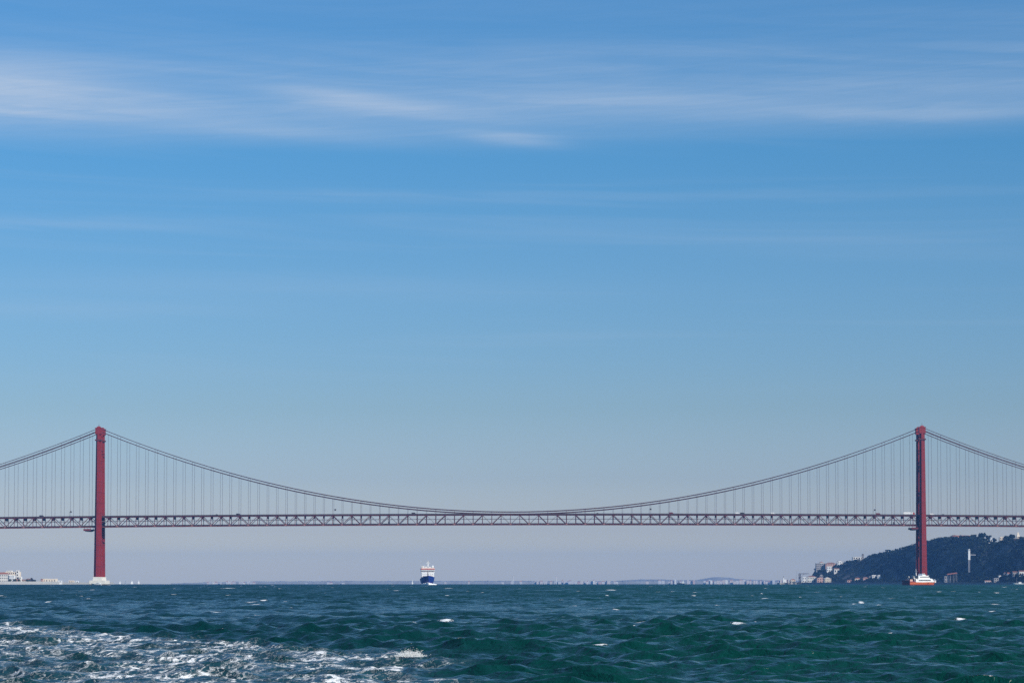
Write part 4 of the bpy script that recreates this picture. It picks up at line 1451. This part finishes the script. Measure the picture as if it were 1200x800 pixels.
# ------------------------------------------------------------------ vessels
def hull_loft(L, B, zk, zd, bow_rise=0.0, stern=0.9, flare=0.8, n=18, x_of=lambda u: u, full=0.55, rake=0.12):
    """hull with x forward, transom at x=0, pointed bow at x=L. rings from keel to deck on both sides"""
    rings = []
    for i in range(n + 1):
        u = i / n
        if u < full:
            b = stern + (1 - stern) * math.sin(u / full * math.pi / 2)
        else:
            k = (u - full) / (1 - full)
            b = max(1 - k ** 2.2, 0.012)
        deck = zd + bow_rise * max(0, (u - 0.45) / 0.55) ** 1.8
        x = u * L
        wl = b ** (1 + flare * 0.6 * (u > full) * (u - full) / (1 - full))
        pts = []
        prof = ((0.0, 0.10), (0.25, 0.55 * (wl / max(b, .01))), (0.5, 0.82 * (wl / max(b, .01)) ** .8), (0.75, 0.93), (1.0, 1.0))
        rk = rake * L * max(0, (u - 0.7) / 0.3) ** 2
        half = [(zk + (deck - zk) * t, B / 2 * b * min(k, 1)) for t, k in prof]
        ring = [(x - rk * (1 - (z - zk) / (deck - zk)), -y, z) for z, y in half] + [(x - rk * (1 - (z - zk) / (deck - zk)), y, z) for z, y in reversed(half)]
        rings.append(ring)
    return rings


def build_ferry():
    Y = 2740.0
    a = at(1066.8, 685.2, Y)                  # near corner of the stern
    th = R(40)
    base = zc(a.x, Y)
    L, B = 51.0, 11.8
    r = empty('passenger_ferry', (a.x - B / 2 * math.sin(th) * 1.0, Y + B / 2 * math.cos(th), base), th)
    tag(r, 'orange and white passenger ferry passing the foot of the right tower', 'ferry')
    hb = B / 2
    h = MB().loft(hull_loft(L, B, -1.6, 3.3, 2.0, 0.97, 0.8)).build('hull', ORANGE, r)
    MB().loft(hull_loft(L - .1, B + .16, -1.7, 0.35, 0.2, 0.97, 0.8)).build('boot_top', MAROON, h)
    MB().loft(hull_loft(L + .2, B + .3, 2.95, 3.45, 2.0, 0.97, 0.8, rake=0.0)).build('rubbing_strake', WHITE, h)
    # maroon transom with dark ramp opening
    tr = MB().box(-0.5, 0.0, -hb * .96, hb * .96, 0.1, 5.4).build('transom', MAROON, r)
    MB().box(-0.62, -0.45, -hb * .55, hb * .55, 3.0, 4.9).build('ramp_opening', BLACKP, tr)
    MB().box(0, 8.5, -hb * .94, hb * .94, 3.46, 4.4).build('aft_bulwark', MAROON, r)
    # main cabin
    def cabin(x0, x1, xf, hw, z0, z1, nm, m, taper=0.93):
        return MB().loft([[(x0, -hw, z0), (x1, -hw, z0), (x1 + (xf - x1) * .0, -hw * .55, z0), (x1, hw * .55, z0), (x1, hw, z0), (x0, hw, z0)],
                          [(x0, -hw * taper, z1), (xf, -hw * taper, z1), (xf, -hw * .5, z1), (xf, hw * .5, z1), (xf, hw * taper, z1), (x0, hw * taper, z1)]]).build(nm, m, r)
    c1 = MB().loft([[(10, -hb * .97, 3.46), (39, -hb * .95, 3.46), (46, -hb * .40, 3.46), (46, hb * .40, 3.46), (39, hb * .95, 3.46), (10, hb * .97, 3.46)],
                    [(10, -hb * .93, 7.4), (36.5, -hb * .92, 7.4), (42, -hb * .38, 7.4), (42, hb * .38, 7.4), (36.5, hb * .92, 7.4), (10, hb * .93, 7.4)]]).build('main_cabin', WHITE, r)
    c2 = MB().loft([[(15, -hb * .9, 7.42), (35, -hb * .9, 7.42), (38.5, -hb * .4, 7.42), (38.5, hb * .4, 7.42), (35, hb * .9, 7.42), (15, hb * .9, 7.42)],
                    [(15, -hb * .84, 10.6), (32, -hb * .84, 10.6), (35, -hb * .35, 10.6), (35, hb * .35, 10.6), (32, hb * .84, 10.6), (15, hb * .84, 10.6)]]).build('upper_cabin', WHITE, r)
    MB().box(13.5, 33, -hb * .92, hb * .92, 10.62, 10.9).build('upper_roof', WHITE, c2)
    wh = MB().loft([[(24, -3.2, 10.9), (30, -3.2, 10.9), (30, 3.2, 10.9), (24, 3.2, 10.9)], [(24.4, -2.8, 13.0), (28.6, -2.8, 13.0), (28.6, 2.8, 13.0), (24.4, 2.8, 13.0)]]).build('wheelhouse', WHITE, r)
    MB().loft([[(24.8, -3.12, 11.7), (29.6, -3.12, 11.7), (29.6, 3.12, 11.7), (24.8, 3.12, 11.7)], [(24.9, -2.98, 12.5), (29.2, -2.98, 12.5), (29.2, 2.98, 12.5), (24.9, 2.98, 12.5)]]).build('wheelhouse_glass', GLASS, wh)
    for s in (-1, 1):
        for i in range(10):
            x = 15.5 + i * 2.1
            link('window', win_mesh(), c1, Matrix.Translation((x, s * hb * .958, 4.75)) @ Matrix.Diagonal((1.6, 1, 1.45, 1)))
        for i in range(9):
            x = 18 + i * 1.85
            link('window', win_mesh(), c2, Matrix.Translation((x, s * hb * .875, 8.6)) @ Matrix.Diagonal((1.4, 1, 1.0, 1)))
    # open aft deck: dark awning, red lockers, ladder, funnel
    MB().box(7.5, 15, -hb * .88, hb * .88, 8.7, 9.0).build('awning', BLACKP, r)
    for x in (8, 11.5, 14.6):
        for s in (-1, 1):
            MB().beam((x, s * hb * .85, 4.4), (x, s * hb * .85, 8.7), 0.22, 0.22).build('awning_post', WHITE, r)
    MB().box(2.5, 7.0, -hb * .6, hb * .6, 4.4, 6.6).build('aft_housing', PINK, r)
    MB().box(9.5, 13.5, -hb * .7, hb * .7, 4.4, 7.0).build('engine_casing', MAROON, r)
    for s in (-1, 1):
        MB().loft([[(8.2, s * 3.6 - .9, 7.0), (10.4, s * 3.6 - .9, 7.0), (10.4, s * 3.6 + .9, 7.0), (8.2, s * 3.6 + .9, 7.0)],
                   [(7.6, s * 3.6 - .5, 9.8), (9.0, s * 3.6 - .5, 9.8), (9.0, s * 3.6 + .5, 9.8), (7.6, s * 3.6 + .5, 9.8)]]).build('funnel', OFFWH, r)
    m = MB().tube([(17, 0, 10.9), (16.6, 0, 18.2)], [0.42, 0.2], 8).build('mast', WHITE, r)
    MB().beam((16.7, -1.8, 15.5), (16.7, 1.8, 15.5), 0.25, 0.25).build('radar_bar', WHITE, m)
    ring = MB()
    for k in range(12):
        a0, a1 = k * math.pi / 6, (k + 1) * math.pi / 6
        ring.beam((12.6 + 1.2 * math.cos(a0), -hb * .92, 8.0 + 1.2 * math.sin(a0)), (12.6 + 1.2 * math.cos(a1), -hb * .92, 8.0 + 1.2 * math.sin(a1)), 0.4, 0.5)
    ring.build('tyre_fender', RUBBER, r)
    link('port_hole', win_mesh(), h, Matrix.Translation((31, -hb - .08, 1.9)) @ Matrix.Diagonal((1.2, 1, .9, 1)))
    rail = MB()
    for s in (-1, 1):
        rail.beam((42, s * hb * .8, 6.2), (49.5, s * .9, 6.6), .1, .1)
        for k in range(5):
            f = k / 4
            rail.beam((42 + 7.5 * f, s * (hb * .8 + (.9 - hb * .8) * f), 4.3 + f * .5), (42 + 7.5 * f, s * (hb * .8 + (.9 - hb * .8) * f), 6.2 + .4 * f), .1, .1)
    rail.build('bow_rail', WHITE, r)


build_ferry()


def build_ship():
    Y = 3350.0
    c = at(502.3, 685, Y)
    L, B = 78.0, 18.5
    th = R(-90 + 5.0)                         # coming towards us, slightly off
    base = zc(c.x, Y)
    r = empty('coastal_ship', (c.x - L * math.cos(th), Y - L * math.sin(th), base), th)
    tag(r, 'blue-hulled ship with white bridge house coming head-on under mid-span', 'ship')
    h = MB().loft(hull_loft(L, B, -3, 8.2, 4.2, 0.9, 0.5, n=26, full=0.72)).build('hull', BLUEH, r, smooth=False)
    MB().loft(hull_loft(L - .2, B + .2, -3.2, 0.9, 0.3, 0.9, 0.5, n=26, full=0.72)).build('boot_top', BAND, h)
    fd = MB().box(52, 62, -8.6, 8.6, 8.4, 10.4).build('forecastle_deck', STEEL_GR, r)
    hb = 8.6
    house = MB().loft([[(44, -hb, 8.3), (60, -hb, 8.3), (60, hb, 8.3), (44, hb, 8.3)], [(44, -hb, 17.0), (58.5, -hb, 17.0), (58.5, hb, 17.0), (44, hb, 17.0)]]).build('deck_house', WHITE, r)
    br = MB().loft([[(45, -9.4, 17.02), (59.2, -9.4, 17.02), (59.2, 9.4, 17.02), (45, 9.4, 17.02)], [(45, -9.2, 21.2), (58.6, -9.2, 21.2), (58.6, 9.2, 21.2), (45, 9.2, 21.2)]]).build('bridge_house', WHITE, r)
    for i in range(9):
        y = -8.2 + i * 2.05
        link('bridge_window', win_mesh(), br, Matrix.Translation((59.15, y, 18.3)) @ Matrix.Rotation(R(90), 4, 'Z') @ Matrix.Diagonal((1.75, 1, 1.4, 1)))
    MB().box(44.6, 59.6, -9.7, 9.7, 21.22, 22.5).build('red_band', mat('faded_red_band', (0.66, 0.20, 0.15), 0.5, 0.15), br)
    MB().box(45, 58.8, -9.0, 9.0, 22.5, 23.5).build('top_deck', OFFWH, br)
    for y0, y1, z1 in ((-3.6, -1.6, 25.2), (1.9, 4.2, 24.8), (-6.6, -5.0, 26.4)):
        MB().box(53, 56, y0, y1, 23.5, z1).build('deck_locker', OFFWH, br)
    for j, z in enumerate((10.4, 13.6)):
        for i in range(6):
            link('window', win_mesh(), house, Matrix.Translation((59.9 - (z - 8.3) * .17, -6.8 + i * 2.7, z)) @ Matrix.Rotation(R(90), 4, 'Z') @ Matrix.Diagonal((1.0, 1, 1.1, 1)))
    # masts, radar domes, funnels, cranes
    m = MB().tube([(52, 0.4, 23.5), (52, 0.4, 33.5)], [0.6, 0.25], 8).build('main_mast', WHITE, r)
    MB().beam((52, -2.6, 29.5), (52, 3.2, 29.5), .45, .45).build('yard', WHITE, m)
    MB().box(51.4, 52.8, -1.2, 2.0, 31.0, 31.6).build('radar_scanner', OFFWH, m)
    MB().beam((52, 2.4, 23.5), (52, .6, 29), .3, .3).beam((52, -1.8, 23.5), (52, .2, 29), .3, .3).build('mast_stay', WHITE, m)

    def dome(y, z, rad, nm):
        pts = [(54, y, z)] + [(54, y, z + rad * 2 * t) for t in (.15, .4, .65, .85, 1.0)]
        MB().tube([(54, y, z + rad * 2 * t) for t in (0, .12, .3, .5, .7, .88, 1.0)], [rad * k for k in (.5, .75, .95, 1, .9, .6, .1)], 10).build(nm, WHITE, r, smooth=True)
    dome(6.6, 23.5, 1.7, 'satellite_dome')
    dome(-8.2, 23.5, 1.1, 'satellite_dome')
    MB().tube([(50, -4, 23.5), (50, -4, 27.5)], .25, 6).build('aerial', WHITE, r)
    MB().tube([(50, -9.2, 23.0), (50, -9.2, 33)], [.14, .08], 6).build('aerial', WHITE, r)
    for s in (-1, 1):
        MB().box(46, 49, s * 7.2 - 1, s * 7.2 + 1, 23.5, 26).build('funnel', CREAM, r)
    # foredeck gear: mast and winch seen against the house
    MB().tube([(68, -0.6, 11), (68, -0.6, 17.8)], [.7, .4], 8).build('foremast', STEEL_DK, r)
    MB().box(63.5, 67, 0.5, 6.5, 9.8, 12.8).build('deck_winch', CREAM, r)
    MB().box(63, 66.5, -7.2, -3.8, 9.8, 12.2).build('deck_crate', STEEL_GR, r)
    MB().loft(hull_loft(L + .25, B + .35, 7.7, 8.5, 4.2, .9, 0.5, n=26, full=.72, rake=0.0)).build('gunwale', BLUEH, h)
    an = MB().box(70, 71.2, -5.6, -5.0, 6.2, 8.4).build('anchor', BLACKP, h)
    # bow wave
    rng = random.Random(3)
    fo = MB()
    bx, by = c.x, Y
    for s in (-1, 1):
        n = 16
        rings = []
        for i in range(n + 1):
            t = i / n
            x = c.x + s * (0.2 + 10.8 * t)
            y = Y - 2.5 + 14 * t
            hgt = (2.5 if s > 0 else 3.4) * ((1 - t) ** 0.7 + 0.15) * rng.uniform(.7, 1.15)
            rings.append([(x, y - 2.2, base - 1.0), (x + s * .2, y - 1.2, base + hgt * .7), (x, y, base + hgt), (x - s * .3, y + 1.6, base + hgt * .6), (x, y + 2.2, base - 1.0)])
        fo.loft(rings)
    for i in range(160):
        t = rng.random()
        s = rng.choice((-1, 1))
        x = c.x + s * 11 * t; y = Y - 3 + 14 * t + rng.uniform(-1.5, 1); z = base + rng.uniform(.2, 2.6) * (1.1 - t)
        q = rng.uniform(.15, .4)
        fo.add([(x - q, y, z), (x + q, y, z), (x, y + q, z), (x, y, z + q)], [(0, 1, 3), (1, 2, 3), (2, 0, 3), (0, 2, 1)])
    tag(fo.build('bow_wave', FOAM), 'white bow wave foaming at the front of the blue ship', 'foam', kind='stuff')


FOAM = mat('sea_foam', (0.82, 0.82, 0.80), 0.8, 0.08, 0.6)
build_ship()


def small_boat(px, Y, L, B, th, label, hullm, kind, name='motor_boat', cat='boat', group=None, cabin=True):
    c = at(px, 684, Y)
    base = zc(c.x, Y)
    r = empty(name, (c.x - L / 2 * math.cos(th), Y - L / 2 * math.sin(th), base), th)
    tag(r, label, cat, group)
    fb = L * 0.10
    h = MB().loft(hull_loft(L, B, -fb * .4, fb, fb * .6, .85, .6, n=12)).build('hull', hullm, r)
    if kind == 'yacht':
        MB().loft(hull_loft(L + .1, B + .2, fb * .55, fb * .95, fb * .6, .85, .6, n=12, rake=0)).build('dark_stripe', BLACKP, h)
        MB().loft([[(L * .12, -B * .38, fb), (L * .72, -B * .34, fb * 1.1), (L * .72, B * .34, fb * 1.1), (L * .12, B * .38, fb)],
                   [(L * .16, -B * .32, fb * 2.2), (L * .55, -B * .28, fb * 2.2), (L * .55, B * .28, fb * 2.2), (L * .16, B * .32, fb * 2.2)]]).build('cabin', WHITE, r)
        for s in (-1, 1):
            for k in range(3):
                link('window', win_mesh(), r, Matrix.Translation((L * (.24 + .13 * k), s * B * .352, fb * 1.4)) @ Matrix.Diagonal((L * .1, 1, fb * .45, 1)))
        MB().box(L * .18, L * .42, -B * .27, B * .27, fb * 2.9, fb * 3.0).build('flybridge_roof', WHITE, r)
        for x in (.2, .4):
            for s in (-1, 1):
                MB().beam((L * x, s * B * .24, fb * 2.2), (L * x, s * B * .24, fb * 2.9), .1, .1).build('roof_post', WHITE, r)
    elif kind == 'sail':
        H = L * 1.25
        MB().tube([(L * .55, 0, fb), (L * .55, 0, H)], [.14, .08], 6).build('mast', STEEL_GR, r)
        def sail(nm, pts):
            n = Vector((0, 1, 0))
            mid = [(x, 0.16 * L * .25 * math.sin(i), z) for i, (x, z) in enumerate(pts)]
            MB().loft([[(x, 0.03, z) for x, z in pts], [(x, -0.03, z) for x, z in pts]]).build(nm, WHITE, r)
        sail('mainsail', [(L * .05, fb * 2.2), (L * .53, fb * 2.0), (L * .53, H * .98), (L * .4, H * .6), (L * .18, H * .28)])
        sail('jib', [(L * .58, fb * 2), (L * .98, fb * 1.6), (L * .575, H * .86)])
        MB().beam((L * .05, 0, fb * 2.1), (L * .55, 0, fb * 1.9), .12, .12).build('boom', STEEL_GR, r)
        MB().box(L * .25, L * .6, -B * .25, B * .25, fb, fb * 1.5).build('cabin', WHITE, r)
    elif kind == 'cargo':
        MB().box(L * .04, L * .30, -B * .42, B * .42, fb, fb * 3.0).build('deck_house', WHITE, r)
        MB().box(L * .1, L * .22, -B * .3, B * .3, fb * 3.0, fb * 4.0).build('bridge_house', WHITE, r)
        MB().tube([(L * .16, 0, fb * 4), (L * .16, 0, fb * 6)], [.4, .2], 6).build('mast', WHITE, r)
        MB().tube([(L * .75, 0, fb), (L * .75, 0, fb * 4.2)], [.5, .3], 6).build('derrick', STEEL_DK, r)
        MB().box(L * .36, L * .7, -B * .35, B * .35, fb, fb * 1.5).build('hatch_cover', STEEL_DK, r)
    elif kind == 'moored':
        MB().box(L * .2, L * .45, -B * .36, B * .36, fb, fb * 2.2).build('cabin', WHITE, r)
        MB().box(L * .44, L * .452, -B * .3, B * .3, fb * 1.4, fb * 2.0).build('windscreen', GLASS, r)
        MB().tube([(L * .62, 0, fb), (L * .62, 0, fb * 6.5)], [.22, .1], 6).build('mast', STEEL_GR, r)
        MB().beam((L * .62, 0, fb * 2.0), (L * .25, 0, fb * 2.6), .15, .15).build('boom', STEEL_GR, r)
    return r


small_boat(113.2, 2935, 12.5, 4.2, R(172), 'white motor yacht with dark stripe passing in front of the left pier', WHITE, 'yacht', name='motor_yacht')
small_boat(797.5, 6000, 19, 6, R(170), 'small dark workboat with white wheelhouse far off right of mid-span', BLACKP, 'cargo', name='workboat')
small_boat(1193, 4190, 19, 4.6, R(178), 'white moored fishing boat with a mast at the right edge', WHITE, 'moored', name='fishing_boat')
for px, Y, L, th, lb in ((140.5, 5600, 7, 60, 'tiny white sailboat nearest the left tower, leftmost of four'), (147, 5900, 9, 110, 'second tiny white sailboat right of the left tower'),
                         (154.5, 6100, 8, 40, 'third tiny white sailboat right of the left tower'), (162.5, 5700, 9, 70, 'fourth and rightmost tiny white sailboat beside left tower'),
                         (483.3, 5200, 9, 75, 'lone tiny white sailboat just left of the blue ship')):
    small_boat(px, Y, L, 2.6, R(th), lb, WHITE, 'sail', name='sailboat', cat='sailboat', group='distant sailboats')


def build_splash():
    """water thrown up where two wake crests meet"""
    rng = random.Random(9)
    c = on_sea(480, 770.5)
    mb = MB()
    clumps = [(-.30, .16, .10), (-.17, .24, .10), (-.02, .36, .09), (.12, .22, .13), (.27, .27, .09), (.38, .12, .12), (.0, .10, .30)]
    for i in range(2600):
        cu, ch, cw = rng.choice(clumps)
        u = rng.gauss(cu, cw)
        z = abs(rng.gauss(0, .42)) * ch
        x, y = c.x + u * (1 + z * .6), c.y + rng.gauss(0, .2)
        q = rng.uniform(.006, .018) * (1.3 - z)
        zz = c.z + 0.05 + z
        mb.add([(x - q, y, zz), (x + q, y + q * .3, zz), (x, y + q, zz + q * .2), (x, y - q * .4, zz + q * 1.6)], [(0, 1, 3), (1, 2, 3), (2, 0, 3), (0, 2, 1)])
    tag(mb.build('splash', FOAM), 'white splash of spray at the right end of the wake', 'spray', kind='stuff')


build_splash()
build_haze()
